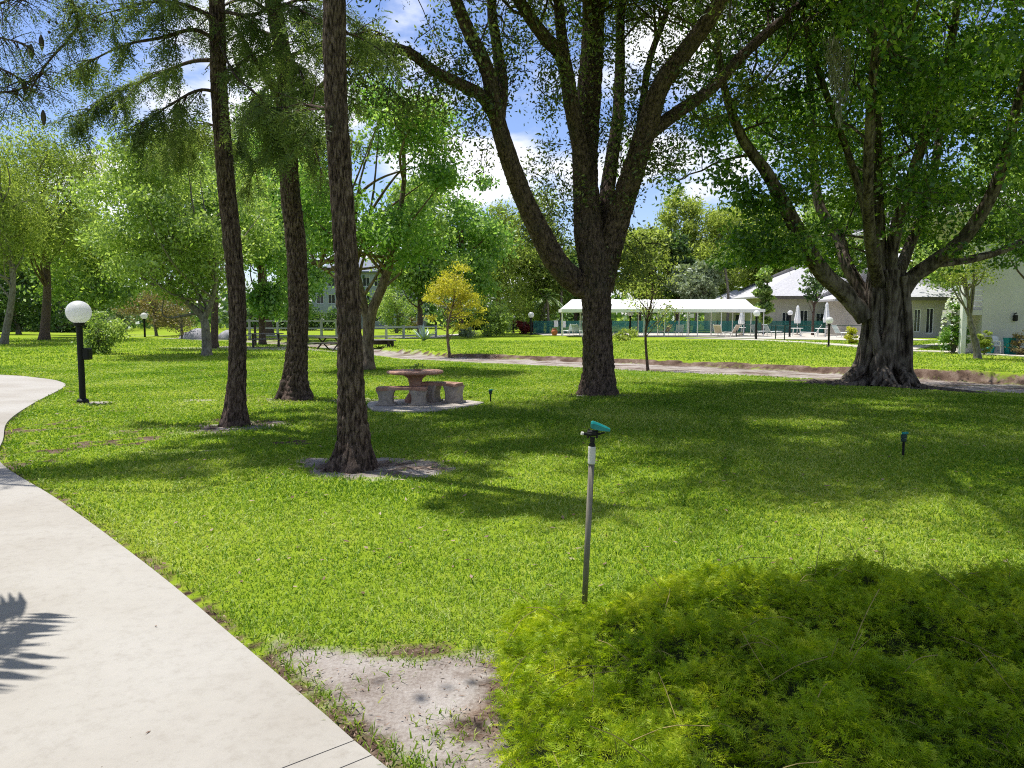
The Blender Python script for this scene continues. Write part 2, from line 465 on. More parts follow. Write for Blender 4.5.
nt.links.new(sb_.outputs[0], sm_.inputs[1]); nt.links.new(tr_.outputs[0], sm_.inputs[2]); nt.links.new(sm_.outputs[0], so.inputs[0])
m, nt, o = newmat('dark_glass')
b = nt.nodes.new('ShaderNodeBsdfPrincipled'); n1 = nt.nodes.new('ShaderNodeTexNoise'); n1.inputs['Scale'].default_value = 1.2
r = ramp(nt, [(0.3, (0.012, 0.014, 0.018)), (0.7, (0.04, 0.045, 0.055))]); nt.links.new(n1.outputs['Fac'], r.inputs[0])
nt.links.new(r.outputs[0], b.inputs['Base Color']); b.inputs['Roughness'].default_value = 0.12
nt.links.new(b.outputs[0], o.inputs[0]); M['glass'] = m
m, nt, o = newmat('opal_globe')
b = nt.nodes.new('ShaderNodeBsdfPrincipled'); n1 = nt.nodes.new('ShaderNodeTexNoise'); n1.inputs['Scale'].default_value = 5
r = ramp(nt, [(0.3, (0.66, 0.66, 0.68)), (0.7, (0.76, 0.76, 0.77))]); nt.links.new(n1.outputs['Fac'], r.inputs[0])
nt.links.new(r.outputs[0], b.inputs['Base Color']); b.inputs['Roughness'].default_value = 0.35
tl = nt.nodes.new('ShaderNodeBsdfTranslucent'); tl.inputs[0].default_value = (0.86, 0.86, 0.88, 1); mg = nt.nodes.new('ShaderNodeMixShader'); mg.inputs[0].default_value = 0.5; nt.links.new(b.outputs[0], mg.inputs[1]); nt.links.new(tl.outputs[0], mg.inputs[2])
nt.links.new(mg.outputs[0], o.inputs[0]); M['globe'] = m

M['b_cyp'] = barkmat('cypress_bark', (0.25, 0.18, 0.145), (0.082, 0.053, 0.041), (0.010, 0.007, 0.005), 26, 0.24, 1.0, 0.05, moss=(0.07, 0.062, 0.052))
M['b_oak'] = barkmat('oak_bark', (0.20, 0.142, 0.11), (0.080, 0.055, 0.043), (0.012, 0.009, 0.007), 20, 0.36, 1.0, 0.05, moss=(0.085, 0.078, 0.062))
M['b_fic'] = barkmat('banyan_bark', (0.21, 0.175, 0.145), (0.078, 0.06, 0.047), (0.012, 0.009, 0.007), 7, 0.16, 0.8, 0.04, moss=(0.065, 0.062, 0.045))
M['b_grey'] = barkmat('grey_bark', (0.27, 0.245, 0.21), (0.155, 0.135, 0.11), (0.05, 0.04, 0.032), 7, 0.5, 0.5, 0.02, moss=(0.12, 0.115, 0.085))
M['b_tan'] = barkmat('tan_bark', (0.28, 0.21, 0.15), (0.125, 0.09, 0.063), (0.035, 0.025, 0.018), 6, 0.5, 0.5, 0.02, moss=(0.16, 0.14, 0.10))

M['l_oak'] = leafmat('oak_leaf', (0.030, 0.050, 0.012), (0.10, 0.145, 0.032), (0.27, 0.30, 0.09), 0.48, 0.035)
M['l_fic'] = leafmat('banyan_leaf', (0.020, 0.06, 0.008), (0.085, 0.19, 0.018), (0.30, 0.42, 0.06), 0.50, 0.04, clump=0.7)
M['l_cyp'] = leafmat('cypress_needles', (0.05, 0.08, 0.03), (0.11, 0.155, 0.055), (0.22, 0.26, 0.09), 0.50, 0.01)
M['l_pale'] = leafmat('pale_leaf', (0.085, 0.15, 0.03), (0.24, 0.335, 0.075), (0.48, 0.56, 0.21), 0.53, 0.03, clump=0.5)
M['l_bright'] = leafmat('bright_leaf', (0.055, 0.14, 0.022), (0.165, 0.31, 0.055), (0.37, 0.50, 0.16), 0.54, 0.03, clump=0.5)
M['l_mid'] = leafmat('mid_leaf', (0.055, 0.115, 0.02), (0.19, 0.30, 0.06), (0.42, 0.52, 0.15), 0.53, 0.03, clump=0.4)
M['l_dark'] = leafmat('dark_leaf', (0.022, 0.055, 0.014), (0.065, 0.125, 0.032), (0.16, 0.24, 0.075), 0.42, 0.03, clump=0.4)
M['l_ycyp'] = leafmat('yellow_cypress_needles', (0.12, 0.17, 0.028), (0.29, 0.345, 0.075), (0.47, 0.52, 0.17), 0.54, 0.01, clump=0.35)
M['l_olive'] = leafmat('olive_cypress_needles', (0.075, 0.12, 0.024), (0.21, 0.27, 0.06), (0.42, 0.47, 0.14), 0.54, 0.01, clump=0.35)
M['l_gold'] = leafmat('golden_leaf', (0.20, 0.21, 0.03), (0.44, 0.40, 0.04), (0.66, 0.58, 0.09), 0.46, 0.02, clump=1.2)
M['l_brown'] = leafmat('brownish_leaf', (0.12, 0.095, 0.04), (0.22, 0.175, 0.075), (0.33, 0.27, 0.12), 0.36, 0.03, clump=0.8)
M['l_grey'] = leafmat('silvery_leaf', (0.12, 0.16, 0.09), (0.22, 0.27, 0.17), (0.33, 0.38, 0.26), 0.36, 0.03, clump=0.8)
M['l_red'] = leafmat('dark_red_leaf', (0.09, 0.012, 0.014), (0.18, 0.022, 0.022), (0.28, 0.05, 0.04), 0.36, 0.03, clump=1.5)
M['l_flower'] = leafmat('red_blossom', (0.55, 0.04, 0.06), (0.70, 0.10, 0.12), None, 0.36, 0.02, clump=2)
M['l_yellow'] = leafmat('yellow_leaf', (0.36, 0.38, 0.03), (0.58, 0.55, 0.05), None, 0.4, 0.03, clump=2)
M['l_white'] = leafmat('white_blossom', (0.62, 0.64, 0.58), (0.78, 0.80, 0.75), None, 0.25, 0.02, clump=2)
M['l_fern'] = leafmat('fern_needles', (0.13, 0.23, 0.010), (0.31, 0.44, 0.016), (0.58, 0.64, 0.04), 0.50, 0.012, clump=3.5, tboost=(1.15, 1.15, 0.45))
M['l_palm'] = leafmat('palm_leaf', (0.07, 0.14, 0.025), (0.14, 0.23, 0.045), (0.24, 0.31, 0.08), 0.4, 0.04, clump=1)
M['l_agave'] = leafmat('agave_leaf', (0.26, 0.34, 0.32), (0.40, 0.50, 0.48), None, 0.05, 0.06, clump=2)
M['l_grass'] = leafmat('grass_blade', (0.075, 0.18, 0.012), (0.205, 0.33, 0.028), (0.46, 0.52, 0.15), 0.44, 0.012, clump=0.45, tboost=(1.15, 1.15, 0.45))

# ------------------------------------------------------------------ ground
NEAR_X = np.array([-60, -20, -12, -8, -5.0, 0.3, 4.3, 7.7, 9.6, 12.5, 16, 30, 80])
NEAR_Y = np.array([90, 56, 47, 39, 34.0, 29.8, 25.9, 23.6, 21.9, 18.9, 16.5, 9, -20])
FAR_X = np.array([-60, -20, -12, -6.6, -3, 2.1, 7.4, 11.2, 14.4, 16, 30, 80])
FAR_Y = np.array([96, 62, 53, 42.5, 37.5, 34.6, 31.0, 27.6, 24.6, 23.2, 15, -14])
ZF = -0.15
def creek_t(x, y):
    n = np.interp(x, NEAR_X, NEAR_Y); f = np.interp(x, FAR_X, FAR_Y)
    return (y - n) / (f - n)
def gz(x, y):
    x, y = np.asarray(x, float), np.asarray(y, float)
    t = creek_t(x, y)
    t = t + (fbm(x * 0.9, y * 0.9, 3) - 0.5) * 0.07
    bed = -0.34 - 0.10 * smooth(x, 9, 13)
    z = bed * smooth(t, -1.1, 0.45)
    lip = smooth(t, 0.92, 1.0)
    zz = z * (1 - lip) + ZF * lip
    hump = (0.05 + 0.12 * (fbm(x * 1.1, y * 1.1, 13) - 0.4)) * smooth(x, 11, 14) * smooth(t, 0.9, 1.05) * (1 - smooth(t, 1.1, 1.8))
    zz = zz + hump
    und = (fbm(x * 0.35, y * 0.35, 11) - 0.5) * 0.07 * smooth(np.hypot(x, y), 3, 8) * (1 - smooth(y, 40, 60))
    return zz + und
def gz1(x, y): return float(gz(np.array([x]), np.array([y]))[0])
def G(px, py):
    """ground point at a pixel, following the terrain"""
    z = 0.0
    for _ in range(25):
        p = on_ground(px, py, z); z = 0.5 * z + 0.5 * gz1(p[0], p[1])
    p = on_ground(px, py, z); p[2] = gz1(p[0], p[1])
    return p

PATH_EDGE = np.array([(4.4, -3.0), (2.6, -0.7), (1.05, 0.95)] + [tuple(on_ground(px, py, 0.028)[:2]) for px, py in ((390, 768), (317, 706), (245, 645), (150, 566), (60, 500), (0, 461))] + [(-6.75, 10.1), (-7.85, 11.9), (-8.95, 14.3), (-10.3, 17.6), (-11.1, 18.9), (-12.3, 20.1), (-14.6, 21.5), (-20, 23.0), (-32, 25)])
PE = spline(PATH_EDGE, 170)
PT = unit(np.gradient(PE, axis=0)); PN = np.stack([-PT[:, 1], PT[:, 0]], -1)   # left of travel
PL = PE + PN * 2.35
def path_side(x, y):
    """signed distance to the path's near edge: > 0 on the lawn side, and whether inside the path"""
    x, y = np.atleast_1d(x).ravel(), np.atleast_1d(y).ravel()
    res = np.zeros(len(x))
    for a in range(0, len(x), 20000):
        d = np.stack([x[a:a + 20000], y[a:a + 20000]], -1)[:, None] - PE[None]
        k = (d ** 2).sum(-1).argmin(1)
        dd = d[np.arange(len(k)), k]
        s = -(dd * PN[k]).sum(-1)
        res[a:a + 20000] = np.sign(s) * np.linalg.norm(dd, axis=-1)
    return res

def ell(x, y, cx, cy_, rx, ry):
    return np.sqrt(((x - cx) / rx) ** 2 + ((y - cy_) / ry) ** 2)

def masks(x, y, ps):
    """sand (pale), soil (brown) amounts, 0..1"""
    n = fbm(x * 1.6, y * 1.6, 21) - 0.5
    n2 = fbm(x * 5, y * 5, 31) - 0.5
    t = creek_t(x, y) + n * 0.12
    sand = smooth(t, 0.05, 0.4) * (1 - smooth(t, 0.9, 0.97)) * (0.45 + 0.55 * fbm(x * 0.8, y * 1.7, 25))
    soil = smooth(t, 0.90, 0.95) * (1 - smooth(t, 0.985, 1.03)) * (0.45 + 0.9 * fbm(x * 0.8, y * 0.8, 23))
    soil = np.maximum(soil, 0.7 * fbm(x * 0.9, y * 1.6, 27) * smooth(x, 10, 13) * smooth(t, 0.35, 0.6) * (1 - smooth(t, 1.0, 1.15)))
    soil = np.maximum(soil, 0.75 * fbm(x * 1.3, y * 2.2, 35) * smooth(t, 0.1, 0.4) * (1 - smooth(t, 0.97, 1.0)))
    # foreground bare sand between path and fern
    q = y + n * 0.5 + n2 * 0.25 + 0.10 * (x + 0.6)
    fg = (1 - smooth(q, 3.50, 3.86)) * (1 - smooth(x, 0.5, 1.0)) * (ps > 0)
    sand = np.maximum(sand, fg * smooth(ps, 0.02, 0.16) * (0.62 + 0.5 * fbm(x * 2.2, y * 2.2, 29)))
    soil = np.maximum(soil, fg * 0.8 * smooth(x + n * 0.5 + n2 * 0.5 - (3.2 - y) * 0.15, -0.40, 0.15))
    top = np.exp(-((q - 3.74) / 0.13) ** 2) * (x > -1.2) * (x < 0.4)
    soil = np.maximum(soil, top * 0.75 * smooth(n + n2, -0.1, 0.2))
    # strip of dirt along the path
    strip = np.exp(-((ps - 0.04) / (0.07 + 0.12 * np.clip(n + 0.2, 0, 1))) ** 2) * (ps > -0.3)
    soil = np.maximum(soil, 0.8 * strip)
    # bare rings round trunks
    for cx, cy_, rx, ry, k in ((-1.42, 8.22, 1.0, 0.62, 1), (-4.1, 11.35, 0.85, 0.65, 1), (-4.6, 11.0, 1.5, 0.7, .45), (-4.3, 15.0, 0.7, 0.5, .8), (-7.9, 14.6, .35, .3, .8), (-6.2, 14.9, 0.9, 0.35, .6), (-4.2, 9.2, .8, .5, .4), (1.8, 16.0, .75, .5, .7), (-3.1, 15.0, 0.7, 0.6, .8)):
        e = ell(x, y, cx, cy_, rx, ry) + n * 0.7 + n2 * 0.25
        e = e + (fbm(x * 3.1, y * 3.1, 61) - 0.5) * 0.8; r = 1 - smooth(e, 0.6, 1.2)
        pt = smooth(fbm(x * 2.3, y * 2.3, 67), 0.35, 0.65); sand = np.maximum(sand, k * r * (0.62 + 0.35 * pt)); soil = np.maximum(soil, k * r * (0.08 + 0.5 * smooth(n2, -0.15, 0.15)))
    # small worn spots
    worn = smooth(fbm(x * 0.7, y * 0.7, 41) + 0.05 * smooth(-x, 0.5, 3) * smooth(y, 7, 9), 0.60, 0.74) * (1 - smooth(y, 22, 30)) * smooth(y, 4.5, 7) * (1 - smooth(x, -2.5, -1)) * 0.8
    soil = np.maximum(soil, worn * smooth(n2, -0.1, 0.2))
    # round the banyan
    e = ell(x, y, 9.9, 19.7, 2.6, 1.3) + n * 0.6
    soil = np.maximum(soil, 0.85 * (1 - smooth(e, 0.7, 1.1)))
    # worn dirt by the picnic tables
    e = ell(x, y, -11.5, 40.5, 7.5, 3.2) + n * 0.9
    sand = np.maximum(sand, 0.6 * (1 - smooth(e, 0.6, 1.1)))
    return sand, soil

def axis_grid(lo, hi, fine_lo, fine_hi, step, growth=1.16):
    a = list(np.arange(fine_lo, fine_hi + step, step))
    s = step
    while a[-1] < hi: s *= growth; a.append(a[-1] + s)
    s = step
    while a[0] > lo: s *= growth; a.insert(0, a[0] - s)
    return np.array(a)
gx = axis_grid(-2600, 2600, -9, 17, 0.11)
gy = axis_grid(-400, 3200, 1.2, 36, 0.11)
X, Y = np.meshgrid(gx, gy, indexing='ij')
PS = path_side(X, Y).reshape(X.shape)
Z = gz(X, Y) - 0.03 * (1 - smooth(PS, 0.0, 0.25)) * (PS > -2.8)
sand, soil = masks(X, Y, PS)
Z = Z + (fbm(X * 6, Y * 6, 51) - 0.5) * 0.02 * np.maximum(sand, soil) * (Y < 36)
nx, ny = X.shape
V = np.stack([X, Y, Z], -1).reshape(-1, 3)
i, j = np.meshgrid(np.arange(nx - 1), np.arange(ny - 1), indexing='ij')
Q = np.stack([i * ny + j, (i + 1) * ny + j, (i + 1) * ny + j + 1, i * ny + j + 1], -1).reshape(-1, 4)
gm = MB().add(V, Q)

m, nt, o = newmat('lawn_and_sand')
nn, l = nt.nodes, nt.links
t = nn.new('ShaderNodeTexCoord')
def noise(scale, detail=6, rough=0.6):
    n = nn.new('ShaderNodeTexNoise'); n.inputs['Scale'].default_value = scale; n.inputs['Detail'].default_value = detail; n.inputs['Roughness'].default_value = rough
    l.new(t.outputs['Object'], n.inputs['Vector']); return n
g1, g2, g3, g4 = noise(0.5, 5), noise(9, 7, 0.7), noise(55, 5, 0.7), noise(2.2, 6)
gr = ramp(nt, [(0.30, (0.10, 0.17, 0.012)), (0.50, (0.19, 0.27, 0.018)), (0.72, (0.32, 0.35, 0.06))])
ga = nn.new('ShaderNodeMath'); ga.operation = 'MULTIPLY_ADD'; ga.inputs[1].default_value = 0.5; l.new(g1.outputs['Fac'], ga.inputs[0])
gb = nn.new('ShaderNodeMath'); gb.operation = 'MULTIPLY'; gb.inputs[1].default_value = 0.5; l.new(g2.outputs['Fac'], gb.inputs[0]); l.new(gb.outputs[0], ga.inputs[2])
l.new(ga.outputs[0], gr.inputs[0])
sr = ramp(nt, [(0.33, (0.13, 0.10, 0.082)), (0.47, (0.27, 0.238, 0.215)), (0.66, (0.41, 0.385, 0.365))])
sa = nn.new('ShaderNodeMath'); sa.operation = 'MULTIPLY_ADD'; sa.inputs[1].default_value = 0.55; l.new(g4.outputs['Fac'], sa.inputs[0])
sb = nn.new('ShaderNodeMath'); sb.operation = 'MULTIPLY'; sb.inputs[1].default_value = 0.45; l.new(g3.outputs['Fac'], sb.inputs[0]); l.new(sb.outputs[0], sa.inputs[2])
l.new(sa.outputs[0], sr.inputs[0])
br = ramp(nt, [(0.36, (0.020, 0.013, 0.010)), (0.5, (0.105, 0.070, 0.052)), (0.66, (0.27, 0.21, 0.17))]); l.new(sa.outputs[0], br.inputs[0])
def masked(attr, k):
    a = nn.new('ShaderNodeAttribute'); a.attribute_name = attr
    s = nn.new('ShaderNodeMath'); s.operation = 'MULTIPLY_ADD'; s.inputs[1].default_value = 0.9; s.inputs[2].default_value = -0.45; l.new(g2.outputs['Fac'], s.inputs[0])
    q = nn.new('ShaderNodeMath'); q.operation = 'ADD'; l.new(a.outputs['Fac'], q.inputs[0]); l.new(s.outputs[0], q.inputs[1])
    r = ramp(nt, [(0.30, (0, 0, 0)), (0.62, (1, 1, 1))]); l.new(q.outputs[0], r.inputs[0]); return r
ms, mb_ = masked('sand', 1), masked('soil', 1)
m1 = nn.new('ShaderNodeMix'); m1.data_type = 'RGBA'; l.new(ms.outputs[0], m1.inputs[0]); l.new(gr.outputs[0], m1.inputs[6]); l.new(sr.outputs[0], m1.inputs[7])
m2 = nn.new('ShaderNodeMix'); m2.data_type = 'RGBA'; l.new(mb_.outputs[0], m2.inputs[0]); l.new(m1.outputs[2], m2.inputs[6]); l.new(br.outputs[0], m2.inputs[7])
b = nn.new('ShaderNodeBsdfPrincipled'); b.inputs['Roughness'].default_value = 1; b.inputs['Specular IOR Level'].default_value = 0.05
l.new(m2.outputs[2], b.inputs['Base Color'])
bp = nn.new('ShaderNodeBump'); bp.inputs['Strength'].default_value = 0.7; bp.inputs['Distance'].default_value = 0.02; l.new(g3.outputs['Fac'], bp.inputs['Height']); l.new(bp.outputs[0], b.inputs['Normal'])
l.new(b.outputs[0], o.inputs[0]); M['ground'] = m
go = struct(gm.build('ground', m, smooth=True))
for nm, arr in (('sand', sand), ('soil', soil)):
    a = go.data.attributes.new(nm, 'FLOAT', 'POINT'); a.data.foreach_set('value', arr.ravel().astype(np.float32))

# ------------------------------------------------------------------ concrete path
def ribbon(name, E, Lf, zt, mat, thick=0.1, cols=6):
    k = len(E); mb = MB()
    rows = [E * (1 - f) + Lf * f for f in np.linspace(0, 1, cols)]
    P = np.stack(rows, 1)
    zz = np.broadcast_to(np.asarray(zt, float).reshape(-1, 1), (k, cols))
    V = np.concatenate([P, zz[..., None]], -1)
    i, j = np.meshgrid(np.arange(k - 1), np.arange(cols - 1), indexing='ij')
    mb.add(V.reshape(-1, 3), np.stack([i * cols + j, i * cols + j + 1, (i + 1) * cols + j + 1, (i + 1) * cols + j], -1).reshape(-1, 4)[:, ::-1])
    for c_ in (0, cols - 1):
        A = V[:, c_]; B = A - [0, 0, thick]
        W = np.stack([A, B], 1).reshape(-1, 3); i = np.arange(k - 1)
        mb.add(W, np.stack([2 * i, 2 * i + 1, 2 * i + 3, 2 * i + 2], -1))
    return struct(mb.build(name, mat))
# the slab: gaps left at the expansion joints
def seg_path(a, b_, n=26):
    ea = spline(PATH_EDGE, 1200); ta = unit(np.gradient(ea, axis=0)); na = np.stack([-ta[:, 1], ta[:, 0]], -1)
    ln = np.concatenate([[0], np.cumsum(np.linalg.norm(np.diff(ea, axis=0), axis=1))])
    s = np.linspace(a, b_, n)
    f = lambda A: np.stack([np.interp(s, ln, A[:, 0]), np.interp(s, ln, A[:, 1])], -1)
    return f(ea), f(ea + na * 2.35)
ea = spline(PATH_EDGE, 1200)
LEN = np.concatenate([[0], np.cumsum(np.linalg.norm(np.diff(ea, axis=0), axis=1))])
s0 = LEN[np.abs(ea[:, 1] - 2.80).argmin()]
joints = [0, s0 - 0.13, s0] + list(np.arange(s0 + 12.0, LEN[-1], 12.0)) + [LEN[-1]]
mb = MB()
for a, b_ in zip(joints[:-1], joints[1:]):
    E, Lf = seg_path(a + 0.003, b_ - 0.003, max(3, int((b_ - a) / 0.25)))
    k, cols = len(E), 7
    P = np.stack([E * (1 - f) + Lf * f for f in np.linspace(0, 1, cols)], 1)
    V = np.concatenate([P, np.full((k, cols, 1), 0.028)], -1)
    V[:, 0, 2] -= 0.006; V[:, -1, 2] -= 0.006
    i, j = np.meshgrid(np.arange(k - 1), np.arange(cols - 1), indexing='ij')
    mb.add(V.reshape(-1, 3), np.stack([i * cols + j, (i + 1) * cols + j, (i + 1) * cols + j + 1, i * cols + j + 1], -1).reshape(-1, 4)[:, ::-1])
    loop = np.concatenate([V[:, 0], V[-1, 1:], V[::-1, -1][1:], V[0, ::-1][1:-1]])
    n_ = len(loop); W = np.stack([loop, loop - [0, 0, 0.10]], 1).reshape(-1, 3); i = np.arange(n_); j = (i + 1) % n_
    mb.add(W, np.stack([2 * i, 2 * i + 1, 2 * j + 1, 2 * j], -1))
# material of the path: pale concrete with faint stains
m, nt, o = newmat('path_concrete'); nn, l = nt.nodes, nt.links
t = nn.new('ShaderNodeTexCoord')
a1, a2, a3, a4 = (lambda s, d: (lambda n: (n.inputs['Scale'].__setattr__('default_value', s), n.inputs['Detail'].__setattr__('default_value', d), l.new(t.outputs['Object'], n.inputs['Vector']), n)[-1])(nn.new('ShaderNodeTexNoise')))(0.7, 6), None, None, None
def tn(s, d, r_=0.6):
    n = nn.new('ShaderNodeTexNoise'); n.inputs['Scale'].default_value = s; n.inputs['Detail'].default_value = d; n.inputs['Roughness'].default_value = r_
    l.new(t.outputs['Object'], n.inputs['Vector']); return n
a2, a3, a4 = tn(14, 8, 0.75), tn(160, 4), tn(38, 2)
r1 = ramp(nt, [(0.3, (0.285, 0.264, 0.235)), (0.55, (0.34, 0.325, 0.30)), (0.75, (0.365, 0.353, 0.333))]); l.new(a1.outputs['Fac'], r1.inputs[0])
r2 = ramp(nt, [(0.25, (0.80, 0.78, 0.75)), (0.5, (0.97, 0.97, 0.96)), (0.8, (1.03, 1.02, 1.0))]); l.new(a2.outputs['Fac'], r2.inputs[0])
r3 = ramp(nt, [(0.20, (0.35, 0.3, 0.25)), (0.25, (1, 1, 1))]); l.new(a4.outputs['Fac'], r3.inputs[0])
x1 = nn.new('ShaderNodeMix'); x1.data_type = 'RGBA'; x1.blend_type = 'MULTIPLY'; x1.inputs[0].default_value = 1; l.new(r1.outputs[0], x1.inputs[6]); l.new(r2.outputs[0], x1.inputs[7])
x2 = nn.new('ShaderNodeMix'); x2.data_type = 'RGBA'; x2.blend_type = 'MULTIPLY'; x2.inputs[0].default_value = 1; l.new(x1.outputs[2], x2.inputs[6]); l.new(r3.outputs[0], x2.inputs[7])
b = nn.new('ShaderNodeBsdfPrincipled'); b.inputs['Roughness'].default_value = 0.9; b.inputs['Specular IOR Level'].default_value = 0.2; l.new(x2.outputs[2], b.inputs['Base Color'])
bp = nn.new('ShaderNodeBump'); bp.inputs['Strength'].default_value = 0.35; bp.inputs['Distance'].default_value = 0.004; l.new(a3.outputs['Fac'], bp.inputs['Height']); l.new(bp.outputs[0], b.inputs['Normal'])
l.new(b.outputs[0], o.inputs[0]); M['path'] = m
struct(mb.build('path', m))

# far walkways
def px_walk(pts, wdt):
    P = np.array([G(*p)[:2] for p in pts]); P = spline(P, 60)
    T_ = unit(np.gradient(P, axis=0)); N_ = np.stack([-T_[:, 1], T_[:, 0]], -1)
    A, B = P - N_ * wdt / 2, P + N_ * wdt / 2
    z = np.maximum(gz(A[:, 0], A[:, 1]), gz(B[:, 0], B[:, 1])) + 0.05
    return A, B, z
for nm, pts, wd in (('walkway', [(1100, 360), (1024, 356.5), (960, 353), (905, 351), (850, 346), (800, 342.5), (740, 339.7), (690, 338.5)], 1.4),
                    ('walkway', [(905, 350), (925, 346.2), (950, 343.5)], 1.0),
                    ('walkway', [(360, 336.5), (420, 338), (445, 336), (470, 334)], 1.6)):
    A, B, z = px_walk(pts, wd)
    ribbon(nm, A, B, z, M['concrete'], 0.2, 4)

# pool deck
DZ = ZF + 0.06
mb = MB(); prism(mb, [(3.0, 72.5), (8.0, 69.5), (16.0, 66.5), (20.0, 60.5), (25.5, 57.0), (31.5, 57.0), (33, 84), (2, 84)], ZF - 0.3, DZ)
struct(mb.build('pool_deck', M['concrete']))

# ------------------------------------------------------------------ grass blades
def blades(x, y, z, h, wd, rng, lean=0.55):
    n = len(x)
    a = rng.random(n) * 2 * np.pi; c, s = np.cos(a), np.sin(a)
    ld = rng.random(n) * 2 * np.pi; la = lean * (0.3 + rng.random(n)) * h
    lx, ly = np.cos(ld) * la, np.sin(ld) * la
    B = np.stack([x, y, z - 0.01], -1); S = np.stack([c, s, np.zeros(n)], -1) * (wd / 2)[:, None]
    mid = B + np.stack([lx * 0.35, ly * 0.35, h * 0.62], -1)
    tip = B + np.stack([lx, ly, h * (0.72 + 0.28 * rng.random(n))], -1)
    V = np.stack([B - S, B + S, mid + S * 0.85, mid - S * 0.85, tip], 1).reshape(-1, 3)
    k = np.arange(n)[:, None] * 5
    return V, k + np.array([0, 1, 2, 3]), k + np.array([3, 2, 4])
def in_fern(x, y, grow=1.0):
    n = fbm(x * 1.7, y * 1.7, 71) - 0.5
    return ((np.abs((x - 2.35) / 2.66) ** 3 + np.abs((y - 2.9) / 1.55) ** 3) ** (1 / 3) + n * 0.22) < 1
def lawn(N_, r0, r1, pw, hh, wfun, seed, ang=0.82, far=False):
    rng = rngof(seed)
    u = rng.random(N_); e = 2 - pw
    r = (r0 ** e + u * (r1 ** e - r0 ** e)) ** (1 / e)
    a = (rng.random(N_) * 2 - 1) * ang
    x, y = r * np.sin(a), r * np.cos(a)
    ps = path_side(x, y)
    sd, so = masks(x, y, ps)
    bare = np.maximum(sd, so) + (fbm(x * 4, y * 4, 81) - 0.5) * 0.5
    t = creek_t(x, y)
    keep = (bare < 0.35 + 0.55 * rng.random(N_) ** 2) & ((ps > 0.01) | (ps < -2.38))
    keep &= ~((x > -2.75) & (x < -0.35) & (y > 13.3) & (y < 15.75) & (slab_in(x, y)))
    if far: keep &= ((t < 0.1) | (t > 1.0)) & (y < 57)
    else: keep &= (t < 0.35)
    x, y, r = x[keep], y[keep], r[keep]
    tall = 0.75 + 0.6 * fbm(x * 0.8, y * 0.8, 91)
    h = hh * tall * (0.6 + 0.7 * rng.random(len(x))) * (1 + 0.02 * r)
    V, Q, T = blades(x, y, gz(x, y), h, wfun(r) * (0.6 + 0.8 * rng.random(len(x))), rng, 1.15)
    n = len(x)
    rnd = np.clip(rng.random(n) ** 1.5 * 0.85 + 0.34 * (fbm(x * 0.55, y * 0.55, 95) - .2) + 0.45 * (rng.random(n) < 0.09), 0, 1.25)
    return V, Q, T, np.repeat(rnd, 5)
SLAB = None
def slab_in(x, y):
    from_poly = SLAB_POLY
    ins = np.zeros(len(x), bool); n = len(from_poly)
    for k in range(n):
        (x1, y1), (x2, y2) = from_poly[k], from_poly[(k + 1) % n]
        c = ((y1 > y) != (y2 > y)) & (x < (x2 - x1) * (y - y1) / (y2 - y1 + 1e-12) + x1)
        ins ^= c
    return ins
SLAB_POLY = [tuple(on_ground(px, py, 0.03)[:2]) for px, py in ((367, 405), (372, 410), (400, 411.5), (430, 411), (455, 408), (478, 404.5), (484, 402.3), (470, 400.6), (448, 399.5), (415, 399), (385, 400), (369, 402))]
def w_near(r): return 0.0062 * np.maximum(1, r / 4.5) ** 0.9
mb = MB()
V, Q, T, rd = lawn(640000, 2.2, 30, 1.35, 0.037, w_near, 101); mb.add(V, Q, T, rd)
struct(mb.build('grass', M['l_grass']), 'stuff')['label'] = 'bright green St Augustine style lawn grass in front of the creek'
mb = MB()
V, Q, T, rd = lawn(150000, 27, 75, 1.5, 0.045, lambda r: 0.03 * r / 30, 102, far=True); mb.add(V, Q, T, rd)
struct(mb.build('grass', M['l_grass']), 'stuff')['label'] = 'short yellow green lawn grass beyond the creek'
# fallen leaves and mulch chips on the bare ground
rng = rngof(7); n = 9000
x = rng.uniform(-1.6, 0.9, n); y = rng.uniform(2.1, 4.1, n); ps = path_side(x, y); sd, so = masks(x, y, ps)
k = (rng.random(n) < so * 0.8 + sd * 0.10) & (ps > 0.02); x, y = x[k], y[k]
mb = MB(); C = np.stack([x, y, gz(x, y) + 0.006], -1)
tt = unit(np.c_[rng.normal(size=(len(x), 2)), rng.normal(size=len(x)) * 0.2]); nn_ = unit(rng.normal(size=(len(x), 3)) * 0.25 + [0, 0, 1]); ss = unit(np.cross(nn_, tt))
kites(mb, C, tt, ss, rng.uniform(0.008, 0.035, len(x)), rng.uniform(0.003, 0.008, len(x)), rng.random(len(x)))
M['mulch'] = leafmat('mulch_chip', (0.05, 0.03, 0.022), (0.16, 0.10, 0.07), (0.34, 0.26, 0.20), 0.02, 0.02, clump=6)
n = 1500; r_ = rng.uniform(3.0, 24, n); a_ = rng.uniform(-.75, .75, n); x, y = r_ * np.sin(a_), r_ * np.cos(a_); ps = path_side(x, y); k = (ps > 0) | (rng.random(n) < 0.12); x, y, ps = x[k], y[k], ps[k]; k = ~((y < 4.3) & (x < .6) & (ps > 0)); x, y, ps = x[k], y[k], ps[k]
q_ = [(cx + rng.normal(size=170) * .55, cy_ + rng.normal(size=170) * .38) for cx, cy_ in ((-1.55, 8.2), (-4.1, 11.35), (-4.3, 15.0), (1.8, 15.9), (9.9, 18.6))]
x = np.r_[x, np.concatenate([a_[0] for a_ in q_])]; y = np.r_[y, np.concatenate([a_[1] for a_ in q_])]; ps = path_side(x, y)
n = len(x)
C = np.stack([x, y, np.where(ps > 0, gz(x, y) + rng.uniform(0.012, 0.045, n), 0.032)], -1)
